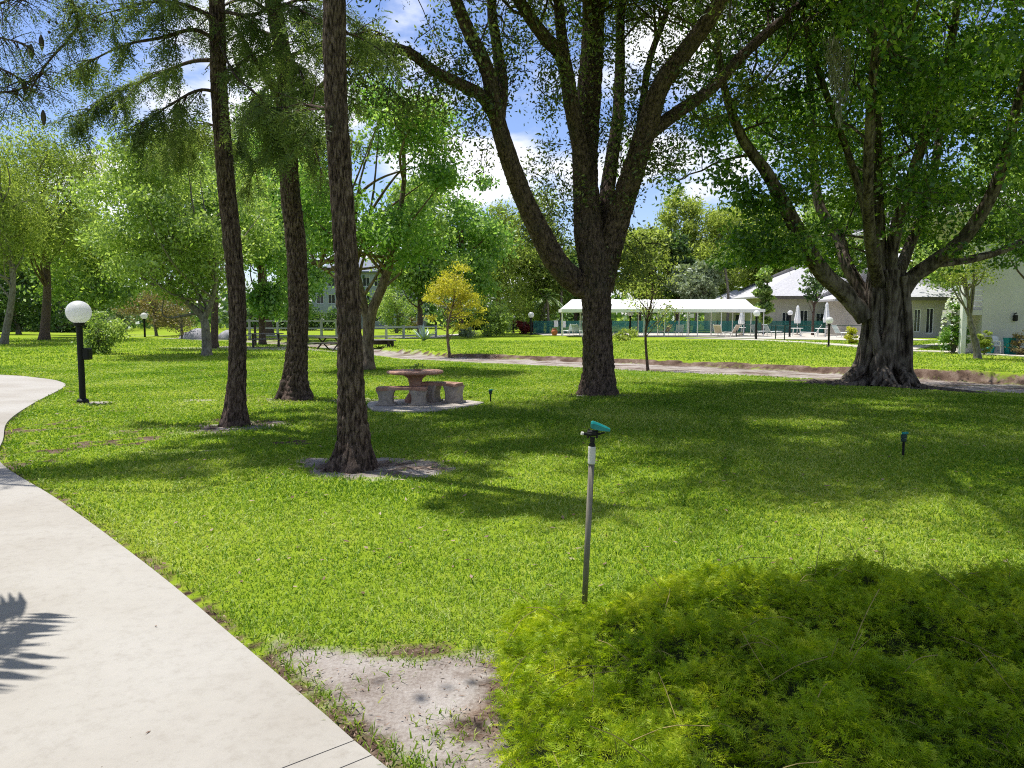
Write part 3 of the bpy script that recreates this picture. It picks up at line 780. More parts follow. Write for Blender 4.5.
tt = unit(np.c_[rng.normal(size=(n, 2)), rng.normal(size=n) * 0.15]); nn_ = unit(rng.normal(size=(n, 3)) * 0.2 + [0, 0, 1]); ss = unit(np.cross(nn_, tt))
kites(mb, C, tt, ss, rng.uniform(0.03, 0.075, n) * np.where(ps > 0, 1, 0.5), rng.uniform(0.012, 0.03, n) * np.where(ps > 0, 1, .5), rng.random(n))
struct(mb.build('mulch', M['mulch']), 'stuff')['label'] = 'brown mulch chips on the bare sand and dead leaves on the lawn'

# ------------------------------------------------------------------ trees
def bark_trunk(mb, P, rad, seg, step, seed, ridge=0.07, nth=16, cell=0.22, flare=None, lobes=7):
    """a detailed trunk: bark plates modelled as radius noise, root flare with lobes"""
    P = np.asarray(P, float); L_ = np.concatenate([[0], np.cumsum(np.linalg.norm(np.diff(P, axis=0), axis=1))])
    n = max(6, int(L_[-1] / step)); s = np.linspace(0, L_[-1], n)
    C = spline(P, n * 2); lc = np.concatenate([[0], np.cumsum(np.linalg.norm(np.diff(C, axis=0), axis=1))]); lc *= L_[-1] / lc[-1]
    C = np.stack([np.interp(s, lc, C[:, k]) for k in range(3)], -1)
    r = np.interp(s, L_, rad)
    a = np.linspace(0, 2 * np.pi, seg, endpoint=False)
    rng = rngof(seed)
    tab = rng.random((nth, 64)); tab2 = rng.random((nth * 2, 64))
    def pn(tb, u, v):
        k = tb.shape[0]; ui = np.floor(u).astype(int); vi = np.floor(v).astype(int); fu, fv = u - ui, v - vi
        fu = fu * fu * (3 - 2 * fu); fv = fv * fv * (3 - 2 * fv)
        g = lambda p, q: tb[p % k, q % 64]
        return (g(ui, vi) * (1 - fu) + g(ui + 1, vi) * fu) * (1 - fv) + (g(ui, vi + 1) * (1 - fu) + g(ui + 1, vi + 1) * fu) * fv
    A, S = np.meshgrid(a, s)
    wob = 0.35 * np.sin(S * 1.7 + seed)
    n1 = pn(tab, (A / (2 * np.pi)) * nth + wob, S / cell); n2 = pn(tab2, (A / (2 * np.pi)) * nth * 2 + wob, S / (cell * 0.55))
    rid = (np.abs(n1 - 0.5) * 2 * 0.65 + n2 * 0.5 - 0.5)
    big = 0.05 * np.sin(2 * A + S * 0.9 + seed) + 0.04 * np.sin(3 * A - S * 0.6 + seed * 2)
    RR = r[:, None] * (1 + ridge * rid * 2 + big)
    if flare:
        fl = np.exp(-S / flare[1]) * flare[0]
        ph = rng.random(3) * 6.28
        lob = 0.55 + 0.45 * np.sin(lobes * A + ph[0] + 0.6 * np.sin(2 * A + ph[1]))
        RR = RR + r[:, None] * fl * (0.45 + 0.75 * lob)
    T_ = unit(np.gradient(C, axis=0)); ref = np.array([1.0, 0, 0]); U = unit(ref - T_ * (T_ @ ref)[:, None]); W_ = np.cross(T_, U)
    V = (C[:, None] + RR[..., None] * (U[:, None] * np.cos(A)[..., None] + W_[:, None] * np.sin(A)[..., None])).reshape(-1, 3)
    i, j = np.meshgrid(np.arange(n - 1), np.arange(seg), indexing='ij'); j2 = (j + 1) % seg
    mb.add(V, np.stack([i * seg + j, i * seg + j2, (i + 1) * seg + j2, (i + 1) * seg + j], -1).reshape(-1, 4), None, np.clip(0.5 + rid * 1.1, 0, 1).ravel())

def grow(mb, anch, p, d, Ln, r, lvl, rng, up=0.25, nch=(4, 6), spread=0.9, minr=0.008):
    n = 6; P = [np.array(p, float)]; dd = unit(np.array(d, float))
    for k in range(n):
        dd = unit(dd + rng.normal(size=3) * 0.20 + np.array([0, 0, up * 0.12]))
        P.append(P[-1] + dd * Ln / n)
    P = np.array(P)
    tube(mb, P, np.linspace(r, max(r * 0.42, minr * 0.6), n + 1), 7 if r > 0.06 else (5 if r > 0.025 else 3), cap=False)
    if lvl == 0:
        for t in np.linspace(0.25, 1, 5):
            q = P[int(t * n)]; anch.append(np.r_[q, dd])
        return
    for _ in range(rng.integers(nch[0], nch[1] + 1)):
        t = rng.uniform(0.3, 1.0); q = P[min(n, int(t * n + 0.5))]
        loc = unit(P[min(n, int(t * n) + 1)] - P[int(t * n)] if int(t * n) < n else dd)
        nd = unit(loc * 0.75 + unit(rng.normal(size=3)) * spread + np.array([0, 0, up]))
        grow(mb, anch, q, nd, Ln * rng.uniform(0.5, 0.72), max(r * rng.uniform(0.35, 0.5), minr), lvl - 1, rng, up, nch, spread, minr)

def pl(pts, D, dds=None):
    """pixel polyline -> world polyline at depth D (+ a per-point depth offset)"""
    return np.array([at(p[0], p[1], D + (p[2] if len(p) > 2 else 0)) for p in pts])

# ---- the big oak in the middle
D = 16.1
oak = thing('oak_tree', 'massive spreading oak with forked dark limbs standing mid lawn beside the concrete picnic table', 'tree', (at(598, 394, D)[0], D, 0))
tm, am = MB(), []
rng = rngof(5)
base = at(598, 394, D); base[2] = -0.12
bark_trunk(tm, np.vstack([base, pl([(599, 372), (598, 340), (597, 305), (595, 270), (590, 235, .1), (586, 190, .2), (585, 150, .3), (588, 100, .5), (592, 50, .8), (593, 0, 1.0), (590, -90, 1.4), (600, -190, 1.8)], D)]),
           [0.36, 0.335, 0.31, 0.31, 0.32, 0.32, 0.25, 0.25, 0.245, 0.24, 0.225, 0.19, 0.11], 84, 0.03, 3, ridge=0.075, nth=46, cell=0.10, flare=(0.46, 0.20), lobes=6)
limbs = [
    ([(594, 290), (577, 283), (556, 262, -.3), (536, 225, -.6), (520, 190, -.9), (506, 150, -1.2), (497, 118, -1.4), (487, 70, -1.6), (466, 25, -1.9), (440, -40, -2.4), (400, -130, -3.0)], [0.34, 0.34, 0.32, 0.29, 0.27, 0.25, 0.22, 0.19, 0.16, 0.12, 0.06], 40),
    ([(500, 125, -1.35), (484, 98, -1.5), (462, 85, -1.8), (436, 72, -2.1), (408, 52, -2.5), (380, 48, -2.8), (350, 62, -3.2), (318, 88, -3.7)], [0.17, 0.17, 0.155, 0.14, 0.12, 0.10, 0.075, 0.04], 24),
    ([(498, 122, -1.4), (502, 85, -1.2), (497, 45, -.9), (492, 0, -.7), (500, -80, -.3), (480, -160, 0)], [0.18, 0.17, 0.15, 0.13, 0.10, 0.05], 24),
    ([(588, 200, .2), (580, 150, -.1), (572, 110, -.4), (563, 60, -.7), (545, 38, -1.0), (522, 5, -1.3), (490, -50, -1.8), (450, -110, -2.4)], [0.26, 0.24, 0.22, 0.19, 0.17, 0.15, 0.11, 0.06], 28),
    ([(568, 80, -.6), (561, 30, -.5), (557, -20, -.2), (545, -120, .4), (530, -200, .8)], [0.17, 0.15, 0.14, 0.10, 0.05], 24),
    ([(601, 262), (606, 205, .5), (612, 160, .9), (618, 115, 1.3), (620, 60, 1.8), (622, 0, 2.2), (640, -100, 3.0), (650, -180, 3.6)], [0.24, 0.22, 0.20, 0.18, 0.16, 0.14, 0.10, 0.05], 24),
    ([(600, 290), (612, 240), (624, 200, -.2), (637, 160, -.5), (650, 118, -.8), (662, 84, -1.1), (688, 48, -1.5), (712, 15, -1.9), (745, -40, -2.5), (790, -110, -3.2)], [0.30, 0.30, 0.28, 0.26, 0.25, 0.22, 0.20, 0.18, 0.13, 0.06], 34),
    ([(644, 138, -.6), (662, 124, -.4), (684, 108, -.2), (710, 90, .1), (738, 60, .5), (768, 32, .9), (796, 8, 1.3), (850, -40, 2.0)], [0.19, 0.19, 0.185, 0.175, 0.16, 0.14, 0.12, 0.05], 26),
    ([(636, 160, -.4), (642, 110, .3), (650, 60, 1.0), (664, 20, 1.6), (690, -50, 2.4)], [0.12, 0.11, 0.10, 0.09, 0.05], 16),
    ([(592, 60, .8), (600, 0, 1.4), (610, -80, 3.0), (600, -130, 5.0)], [0.2, 0.18, 0.13, 0.06], 16),
    ([(590, 20, .8), (585, -40, 0.0), (575, -110, -2.5), (560, -150, -5.0)], [0.2, 0.17, 0.13, 0.06], 16),
]
upper = [   # limbs that spread above the picture
    [(3.4, 15.2, 8.2), (4.6, 14.2, 9.0), (6.2, 13.2, 9.6), (8.0, 12.2, 10.1)], [(3.6, 15.6, 8.4), (5.6, 15.4, 9.4), (7.8, 15.2, 10.0), (10.0, 15.0, 10.4)],
    [(2.0, 16.0, 8.4), (2.6, 14.0, 9.2), (3.4, 11.4, 9.7), (4.2, 8.9, 10.0)], [(1.2, 15.4, 8.2), (0.6, 13.6, 9.0), (0.2, 11.6, 9.5), (-0.6, 9.4, 9.8)],
    [(5.4, 13.8, 9.3), (6.6, 11.2, 9.8), (7.2, 9.4, 10.1)], [(2.2, 12.6, 9.4), (2.0, 10.6, 9.8), (1.4, 9.0, 10.0)], [(-.3, 14.9, 8.4), (-1.8, 14.0, 9.2), (-3.0, 13.2, 9.6)]]
for k, pts in enumerate(upper):
    P = np.array(pts); bark_trunk(tm, P, np.linspace(0.15, 0.04, len(P)), 18, 0.08, 160 + k, ridge=0.06, nth=9, cell=0.15)
    C = spline(P, 30); dirs = unit(np.gradient(C, axis=0))
    for i_ in range(5, 30, 2):
        for _ in range(2): grow(tm, am, C[i_], unit(dirs[i_] * .5 + unit(rng.normal(size=3)) * [1, 1, .5] + [0, 0, .1]), rng.uniform(1.2, 2.2), 0.04, 2, rng, up=.1, nch=(3, 4), spread=1.0)
for k, (pts, rr, seg) in enumerate(limbs):
    P = pl(pts, D); rr = [q * (0.82 if k == 6 else 0.71) for q in rr]
    bark_trunk(tm, P, rr, seg + 16, 0.03, 20 + k, ridge=0.07, nth=int(max(12, seg * 0.8)), cell=0.10)
    C = spline(P, 40); dirs = unit(np.gradient(C, axis=0))
    for i_ in range(8, 40, 2):
        q = C[i_]
        hi = smooth(q[2], 6.7, 7.9)
        if rng.random() > 0.02 + 0.9 * hi: continue
        for _ in range(2 if q[2] > 7.6 else 1):
            nd = unit(dirs[i_] * 0.5 + unit(rng.normal(size=3)) * [1, 1, 0.6] + [0, 0, 0.1])
            grow(tm, am, q, nd, rng.uniform(1.3, 2.6), min(0.05, rr[-2] * 0.4), 2, rng, up=0.1, nch=(3, 4), spread=1.0)
# sprigs that hang lower, in front of the sky
for (px, py, dd_, s) in ((560, 190, .3, .8), (548, 220, .2, .7), (572, 160, 0, .6), (555, 245, .1, .5), (600, 130, .4, .6), (632, 115, -.2, .7), (622, 150, 0, .6), (655, 165, -.6, .5), (668, 150, -.4, .45), (640, 95, -.4, .6), (425, 85, -2.2, .6), (402, 62, -2.6, .6), (440, 95, -2, .4), (478, 110, -1.6, .4), (482, 140, -1.3, .35), (690, 125, -.2, .5), (700, 70, -1, .8), (740, 85, .4, .7), (470, 60, -1.7, .8), (520, 30, -1.2, .8), (540, 70, -.8, .5), (640, 240, -.3, .5), (565, 60, -.6, .6), (360, 75, -3, .5), (520, 60, -1.3, .5), (545, 95, -.8, .35), (618, 60, 0.8, .7), (672, 45, -1.2, .9), (386, 85, -2.7, .4), (650, 265, -.2, .3)):
    q = at(px, py, D + dd_)
    for _ in range(int(8 * s) + 2):
        grow(tm, am, q + rng.normal(size=3) * 0.35 * s, unit(rng.normal(size=3) + [0, 0, -.2]), 0.5 * s + 0.25, 0.012, 1, rng, up=0.0, nch=(2, 3), minr=0.005)
tm.build('trunk', M['b_oak'], oak, smooth=True)
am = np.array(am)
cm = MB()
k = 48
C = np.repeat(am[:, :3], k, 0) + rng.normal(size=(len(am) * k, 3)) * 0.15
C = C[rng.random(len(C)) < 0.42 + 0.58 * smooth(C[:, 2], 7.9, 9.2)]
if len(C) > 380000: C = C[rng.permutation(len(C))[:380000]]
leaves(cm, C, 0.085, rng, 0.42, 0.5)
cm.build('crown', M['l_oak'], oak)
print('oak leaves', len(C))

# ---- the banyan on the right
D = 19.9
fic = thing('banyan_tree', 'broad banyan tree with fused buttress roots and dense crown right of the lawn', 'tree', (at(883, 380, D)[0], D, 0))
tm, am = MB(), []; rng = rngof(6)
bx, by = at(883, 380, D)[0], D
bark_trunk(tm, [(bx - .05, by, -.2), (bx - .05, by, .4), (bx, by, 1.2), (bx + .02, by, 2.0), (bx, by, 2.9)], [0.48, 0.41, 0.35, 0.37, 0.33], 72, 0.05, 9, ridge=0.11, nth=16, cell=0.8, flare=(0.2, 0.4), lobes=8)
for k in range(26):     # roots and fused stems hugging the trunk
    a = k / 26 * 2 * math.pi + rng.normal() * 0.1
    r0 = rng.uniform(0.85, 1.35) if rng.random() < 0.55 else rng.uniform(0.66, 0.8)
    tw = rng.normal() * 0.75
    P = []
    for (rr_, z_, f) in ((r0, -0.12, 0), ((r0 + .58) / 2, 0.10, .15), (0.54, 0.4, .3), (0.46, 0.95, .5), (0.41, 1.5, .7), (0.42, 2.1, .9), (0.37, 2.8, 1.1)):
        aa = a + tw * f * 1.5 + rng.normal() * .06; P.append((bx - .03 + rr_ * math.cos(aa), by + rr_ * math.sin(aa), z_))
    s = rng.uniform(0.6, 1.25)
    bark_trunk(tm, P, np.array([0.06, 0.11, 0.13, 0.12, 0.11, 0.11, 0.08]) * s, 16, 0.05, 60 + k, ridge=0.10, nth=7, cell=0.35)
for k in range(16):     # surface roots running over the grass
    a = rng.random() * 2 * math.pi; l_ = rng.uniform(1.4, 2.8)
    rr_ = np.array([0.6, 0.85, 1.15, 1.15 + 0.35 * l_, 1.15 + 0.7 * l_]); aw = a + np.cumsum(rng.normal(size=5) * 0.12)
    P = np.stack([bx + rr_ * np.cos(aw), by + rr_ * 0.75 * np.sin(aw), np.array([0.22, 0.10, 0.05, 0.03, -0.05])], -1); P[:, 2] += gz(P[:, 0], P[:, 1])
    tube(tm, spline(P, 20), np.interp(np.linspace(0, 1, 20), [0, 1], [0.12, 0.04]), 8, rng, 0.1)
limbs = [
    ([(866, 318), (848, 296), (826, 276, -.4), (808, 250, -.8), (788, 212, -1.2), (766, 172, -1.6), (742, 138, -2), (725, 90, -2.4), (716, 30, -2.8)], [0.40, 0.36, 0.32, 0.29, 0.26, 0.22, 0.19, 0.14, 0.06]),
    ([(872, 310), (858, 285, .3), (846, 262, .6), (838, 235, 1), (818, 200, 1.5), (812, 120, 2), (806, 20, 2.6), (800, -60, 3)], [0.30, 0.27, 0.24, 0.22, 0.2, 0.17, 0.12, 0.06]),
    ([(878, 315), (879, 270, -.1), (878, 220, -.2), (876, 150, -.3), (875, 80, -.2), (870, 0, 0), (868, -90, .2)], [0.36, 0.30, 0.24, 0.22, 0.20, 0.16, 0.07]),
    ([(872, 262, -.4), (866, 215, -.8), (850, 160, -1.2), (832, 110, -1.6), (815, 60, -2), (800, 0, -2.6)], [0.15, 0.14, 0.13, 0.12, 0.10, 0.05]),
    ([(884, 300), (892, 250, -.3), (900, 215, -.6), (914, 170, -1), (930, 120, -1.4), (948, 60, -1.8), (960, -10, -2.2), (975, -80, -2.6)], [0.30, 0.26, 0.23, 0.21, 0.18, 0.14, 0.1, 0.05]),
    ([(890, 300), (902, 265, .3), (915, 232, .6), (930, 190, 1), (940, 130, 1.6), (945, 60, 2.2)], [0.26, 0.24, 0.21, 0.18, 0.14, 0.06]),
    ([(892, 310), (910, 280, -.3), (934, 262, -.7), (962, 240, -1.1), (986, 205, -1.5), (1003, 165, -1.9), (1015, 115, -2.3), (1030, 50, -2.7), (1040, -30, -3)], [0.34, 0.32, 0.29, 0.26, 0.22, 0.19, 0.15, 0.11, 0.05]),
    ([(930, 264, -.6), (975, 258, -.2), (1015, 245, .4), (1060, 215, 1)], [0.17, 0.16, 0.13, 0.06]),
    ([(880, 290), (880, 262, 1.2), (876, 215, 2.6), (880, 150, 4.0), (885, 60, 5)], [0.3, 0.26, 0.2, 0.15, 0.06]),
    ([(880, 290), (870, 240, -1.5), (868, 180, -3.0), (872, 90, -4.2), (880, 0, -5.2)], [0.26, 0.22, 0.18, 0.13, 0.06]),
]
for k, (pts, rr) in enumerate(limbs):
    P = pl(pts, D); rr = [q * 0.64 for q in rr]; bark_trunk(tm, P, rr, 24, 0.08, 100 + k, ridge=0.08, nth=9, cell=0.5)
    C = spline(P, 40); dirs = unit(np.gradient(C, axis=0))
    for i_ in range(12, 40, 3):
        q = C[i_]
        if q[2] < 5.0 and rng.random() > 0.25: continue
        nd = unit(dirs[i_] * 0.4 + unit(rng.normal(size=3)) * [1, 1, 0.6])
        grow(tm, am, q, nd, rng.uniform(1.6, 2.8), min(0.06, rr[-2] * 0.4), 2, rng, up=0.1, nch=(3, 4), spread=1.0)
# hanging aerial root that became a post
bark_trunk(tm, pl([(910, 386), (909, 360), (909, 330), (907, 300), (904, 276)], D - .5), [0.11, 0.095, 0.09, 0.09, 0.1], 14, 0.06, 131, ridge=0.06, nth=6)
tm.build('trunk', M['b_fic'], fic, smooth=True)
cm = MB(); rng = rngof(8)
cen = []
while len(cen) < 245:      # clumps of foliage through the crown
    v = unit(rng.normal(size=3)) * rng.random() ** 0.45
    c = np.array([11.3, 18.9, 8.4]) + v * [7.0, 6.9, 5.2]
    if c[2] < 4.0 + rng.random() * 1.2: continue
    if np.hypot((c[0] - 5.2) / 1.6, (c[2] - 5.2) / 1.6) < 1: continue
    cen.append(c)
for (px, py, dd_) in ((765, 225, -1), (780, 245, -1), (758, 252, -.6), (800, 262, -.8), (740, 235, -.4), (790, 190, -1.2), (815, 225, 0), (835, 250, 1), (745, 185, -1.6), (725, 165, -1.8), (735, 115, -2), (718, 140, -2), (955, 250, -1), (985, 240, -1), (1010, 225, 0), (930, 235, 1), (850, 205, 1.5), (905, 190, -1), (920, 215, 1.5), (950, 200, 0), (810, 275, 0), (735, 265, .5), (1000, 265, .5), (990, 285, 1.5), (960, 275, 2), (1020, 250, 1), (845, 275, 3), (900, 240, 4), (870, 225, 3.5), (770, 280, -.2), (752, 240, -1), (768, 262, -1), (788, 270, -.6), (745, 262, -.5), (806, 255, -.5), (775, 205, -1.3), (756, 205, -1.6), (795, 232, -1), (780, 290, .2), (820, 285, .6)):
    cen.append(at(px, py, D + dd_)); cen.append(at(px + rng.normal() * 12, py + rng.normal() * 9, D + dd_ + rng.normal() * .4))
cen = np.array(cen); rad = rng.uniform(0.36, 0.80, len(cen)); rad[245:] *= 0.66
nl = (560 * (rad / 0.7) ** 2).astype(int)
C = np.repeat(cen, nl, 0) + rng.normal(size=(nl.sum(), 3)) * np.repeat(rad, nl)[:, None] * [0.55, 0.55, 0.36]
am = np.array(am); C = np.vstack([C, np.repeat(am[:, :3], 9, 0) + rng.normal(size=(len(am) * 9, 3)) * 0.18])
C = C[C[:, 2] > 2.9]
if len(C) > 230000: C = C[rng.permutation(len(C))[:230000]]
leaves(cm, C, 0.13, rng, 0.48, 0.55)
cm.build('crown', M['l_fic'], fic); print('banyan leaves', len(C))
mm_ = MB()
for (px, y0, y1, dd_) in ((838, 45, 125, -4.2), (832, 40, 88, -4.3), (845, 55, 100, -4.2)):
    P0, P1 = at(px, y0, D + dd_), at(px + 1, y1, D + dd_)
    n = 260; tt = rng.random(n)
    C = P0 + (P1 - P0) * tt[:, None] + rng.normal(size=(n, 3)) * (0.06 * (1 - tt) + 0.025)[:, None]
    T_ = unit(rng.normal(size=(n, 3)) * 0.25 + [0, 0, -1]); S_ = unit(np.cross(T_, rng.normal(size=(n, 3))))
    kites(mm_, C, T_, S_, 0.22, 0.018, rng.random(n))
mm_.build('hanging_moss', M['moss'], fic)

# ---- the three bald cypresses on the left of the lawn
def cypress(label, D, axis, rad, flare, branches, seed, seg=88, sp=1.0, sub=3):
    b0 = at(*axis[0][:2], D)
    root = thing('cypress_tree', label, 'tree', (b0[0], D, 0), 'bald cypresses on the near lawn')
    tm, rng = MB(), rngof(seed)
    P = pl(axis, D); P[0, 2] = -0.12; rad = [q * 0.87 for q in rad]
    bark_trunk(tm, P, rad, seg, 0.022, seed, ridge=0.095, nth=36, cell=0.095, flare=flare, lobes=6)
    SP, SD = [], []
    for pts, r in branches:
        B = spline(pl(pts, D), 24); tube(tm, B, np.linspace(r, r * 0.25, 24), 7, rng, 0.12)
        dirs = unit(np.gradient(B, axis=0)); ln = np.linalg.norm(B[-1] - B[0])
        for k in range(5, 24):
            for _ in range(sub if rng.random() < (0.42 if k < 24 and max(B[:, 2]) < 9.5 else 0.62) else 0):
                d = unit(dirs[k] * 0.8 + rng.normal(size=3) * [.8, .8, .35] + [0, 0, -.12]); l_ = rng.uniform(0.35, 0.95) * (1.1 - 0.5 * k / 24)
                T_ = [B[k]]
                for q in range(5):
                    d = unit(d + [0, 0, -0.09] + rng.normal(size=3) * 0.08); T_.append(T_[-1] + d * l_ / 5)
                T_ = np.array(T_); tube(tm, T_, np.linspace(0.010, 0.003, 6), 3, cap=False)
                for q in range(1, 6):
                    for _ in range(int(3 * sp) if rng.random() < sp * 3 % 1 or sp >= 1 else 2):
                        SP.append(T_[q] + rng.normal(size=3) * 0.03); SD.append(unit(d * 0.5 + rng.normal(size=3) * [.7, .7, .3] + [0, 0, -.55]))
    tm.build('trunk', M['b_cyp'], root, smooth=True)
    cm = MB(); SP, SD = np.array(SP), np.array(SD)
    sprays(cm, SP, SD, rng.uniform(0.14, 0.32, len(SP)), rng, n=16, leaf=(0.085, 0.016), droop=0.35)
    cm.build('crown', M['l_cyp'], root); print(label, len(SP))
    return root
def up_branches(px0, py_lo, D_, n, length, seed, top=-420):
    """branches of the part of the crown above the picture, all round the stem"""
    rng = rngof(seed); o = []
    for k in range(n):
        py = py_lo + (top - py_lo) * (k + rng.random()) / n; a = rng.random() * 6.283
        l_ = length * (1 - 0.45 * (k / n)) * rng.uniform(0.7, 1.15); kx = F_PX / D_
        o.append(([(px0, py, 0), (px0 + math.cos(a) * l_ * 0.5 * kx, py - 14, math.sin(a) * l_ * .5), (px0 + math.cos(a) * l_ * kx, py + 16, math.sin(a) * l_)], 0.045))
    return o
cypress('slender rough-barked cypress nearest to the globe lamp post, with long drooping sprays', 11.4,
        [(234, 428), (235, 405), (237, 370), (237, 300), (232, 240), (228, 200), (223, 140), (219, 80), (217, 0), (214, -90), (212, -220), (212, -420)],
        [0.175, 0.160, 0.150, 0.142, 0.142, 0.138, 0.13, 0.125, 0.122, 0.11, 0.09, 0.04], (0.95, 0.26),
        [([(222, 45), (195, 30, -.3), (160, 38, -.6), (125, 45, -.9), (88, 62, -1.1)], 0.035), ([(222, 60), (190, 62, .3), (150, 78, .6), (110, 95, .8), (80, 118, 1)], 0.035),
         ([(219, 20), (185, 5, -.4), (150, 2, -.8), (110, 12, -1.2)], 0.035), ([(224, 95), (200, 90, -.5), (170, 105, -.9), (140, 125, -1.2)], 0.028),
         ([(224, 85), (245, 60, .4), (275, 45, .8), (310, 40, 1.2)], 0.03), ([(217, 10), (250, 15, -.5), (285, 5, -1), (320, 20, -1.4)], 0.03),
         ([(226, 130), (215, 125, .6), (195, 130, 1.2), (175, 148, 1.7)], 0.022), ([(218, 40), (235, 75, -.8), (262, 100, -1.1), (275, 130, -1.3)], 0.022)] + up_branches(213, -30, 11.4, 20, 3.2, 31), 41, sub=3)
cypress('cypress with a wide flared base and bent trunk between the other two cypresses', 15.1,
        [(294, 399), (295, 380), (297, 345), (298, 300), (296, 250), (290, 190), (287, 130), (287, 95), (283, 55), (274, 5), (262, -80), (255, -200), (250, -330)],
        [0.29, 0.25, 0.225, 0.21, 0.205, 0.20, 0.195, 0.19, 0.185, 0.18, 0.15, 0.11, 0.05], (0.95, 0.36),
        [([(287, 120), (272, 85, -.2), (252, 55, -.6), (232, 20, -1)], 0.10), ([(287, 100), (305, 90, .3), (330, 88, .7), (355, 100, 1)], 0.05),
         ([(285, 80), (265, 90, .5), (245, 120, .8), (235, 160, 1)], 0.04), ([(284, 60), (315, 45, -.4), (345, 40, -.8), (375, 55, -1.2)], 0.04),
         ([(280, 40), (255, 30, .6), (230, 40, 1), (205, 70, 1.5)], 0.04), ([(286, 110), (300, 130, -.6), (315, 150, -1), (322, 175, -1.2)], 0.03),
         ([(289, 150), (275, 150, .6), (258, 165, 1), (246, 190, 1.2)], 0.03), ([(276, 10), (300, 0, .5), (330, 5, 1), (360, 25, 1.6)], 0.04),
         ([(278, 20), (250, 0, -.6), (225, 5, -1.2), (200, 25, -1.8)], 0.04), ([(284, 70), (290, 60, -1.0), (300, 70, -1.8), (305, 90, -2.4)], 0.035)] + up_branches(258, -30, 15.1, 10, 2.3, 32, -330), 42, sub=2)
cypress('cypress with deeply furrowed bark rising from a bare sandy ring left of the picnic table', 8.2,
        [(352, 470), (354, 440), (352, 400), (350, 340), (348, 290), (345, 240), (340, 170), (336, 110), (334, 40), (334, 0), (333, -100), (332, -300), (334, -600)],
        [0.235, 0.185, 0.160, 0.140, 0.134, 0.130, 0.128, 0.130, 0.132, 0.131, 0.12, 0.09, 0.04], (1.0, 0.22),
        [([(338, 110), (322, 108, .5), (300, 105, 1), (272, 112, 1.5)], 0.03), ([(333, 20), (352, 35, .6), (372, 30, 1.2), (392, 40, 1.8)], 0.022)] + up_branches(332, -200, 8.2, 3, 1.0, 33, -560), 43, seg=110, sub=2)

# ---- clump trees: trunk, limbs to each clump, leaves in the clumps
def clump_tree(name, label, base, H, z0, rx, ry, lm, bm, tr, nclump=34, nleaf=9000, ls=0.12, seed=1, group=None, axis=None, cat='tree', asp=0.5, shape=0.0, crad=None, droop=0.25, rz_c=None, cx=0, cy_=0, stems=1, squash=0.6, low=False, holes=0.0):
    rng = rngof(seed); base = np.array([base[0], base[1], gz1(base[0], base[1])])
    root = thing(name, label, cat, base, group)
    tm, cm = MB(), MB()
    zc = (z0 + H) / 2; rz = (H - z0) / 2
    if axis is None:
        top = zc + rz * 0.55
        tops = [(cx * 0.8 + rng.normal() * rx * 0.1, cy_ * .8 + rng.normal() * rx * 0.1, top) for _ in range(stems)]
        axes = [np.array([(rng.normal() * .03 * (stems > 1), rng.normal() * .03 * (stems > 1), -0.1), (t_[0] * 0.25 + rng.normal() * 0.03 * H, t_[1] * .2, t_[2] * 0.35), (t_[0] * 0.6 + rng.normal() * 0.03 * H, t_[1] * .6, t_[2] * 0.7), t_]) for t_ in tops]
    else:
        axes = [np.asarray(a_, float) - base for a_ in axis]
    trk = []
    for ai, a_ in enumerate(axes):
        C = spline(a_, 40); trk.append(C); k_ = 0.3 if ai >= 2 else (0.8 if ai == 1 else 1.0)
        tube(tm, C + base, k_ * tr * np.interp(np.linspace(0, 1, 40), [0, 0.06, 0.4, 1], [1.45, 1.0, 0.72, 0.10]), 12 if tr > 0.1 else 8, rng, 0.05)
    cen = []
    while len(cen) < nclump:
        v = unit(rng.normal(size=3)) * rng.random() ** 0.40
        k = 1 - shape * (v[2] * 0.5 + 0.5)
        c = np.array([cx, cy_, zc]) + v * [rx * k, ry * k, rz]
        if holes and fbm(np.array([c[0] / rx * 2.2 + seed]), np.array([c[2] / rz * 2.2]), seed % 50)[0] < holes: continue
        cen.append(c)
    cen = np.array(cen)
    cr_ = crad or 0.36 * min(rx, rz) 
    rad = cr_ * rng.uniform(0.6, 1.25, nclump)
    for c in cen[:min(nclump, 26)]:
        C = trk[rng.integers(len(trk))]; ok = C[C[:, 2] < max(c[2] - 0.05 * H, C[2, 2])]
        ok = ok[len(ok) // 3:]
        p = ok[min(len(ok) - 1, int(len(ok) * rng.uniform(0.3, 1)))]
        mid = (p + c) / 2 + rng.normal(size=3) * 0.08 * rx + [0, 0, -0.05 * rx]
        tube(tm, spline([p, mid, c], 10) + base, np.linspace(tr * 0.32, tr * 0.06, 10), 5, cap=False)
    n = np.maximum(8, (nleaf * rad ** 2 / (rad ** 2).sum())).astype(int)
    C = np.repeat(cen, n, 0) + rng.normal(size=(n.sum(), 3)) * np.repeat(rad, n)[:, None] * [0.6, 0.6, 0.6 * squash]
    C = C[C[:, 2] > (0.04 if low else 0.4)]
    leaves(cm, C + base, ls, rng, asp, 0.45, droop)
    tm.build('trunk', bm, root, smooth=True); cm.build('crown', lm, root)
    return root

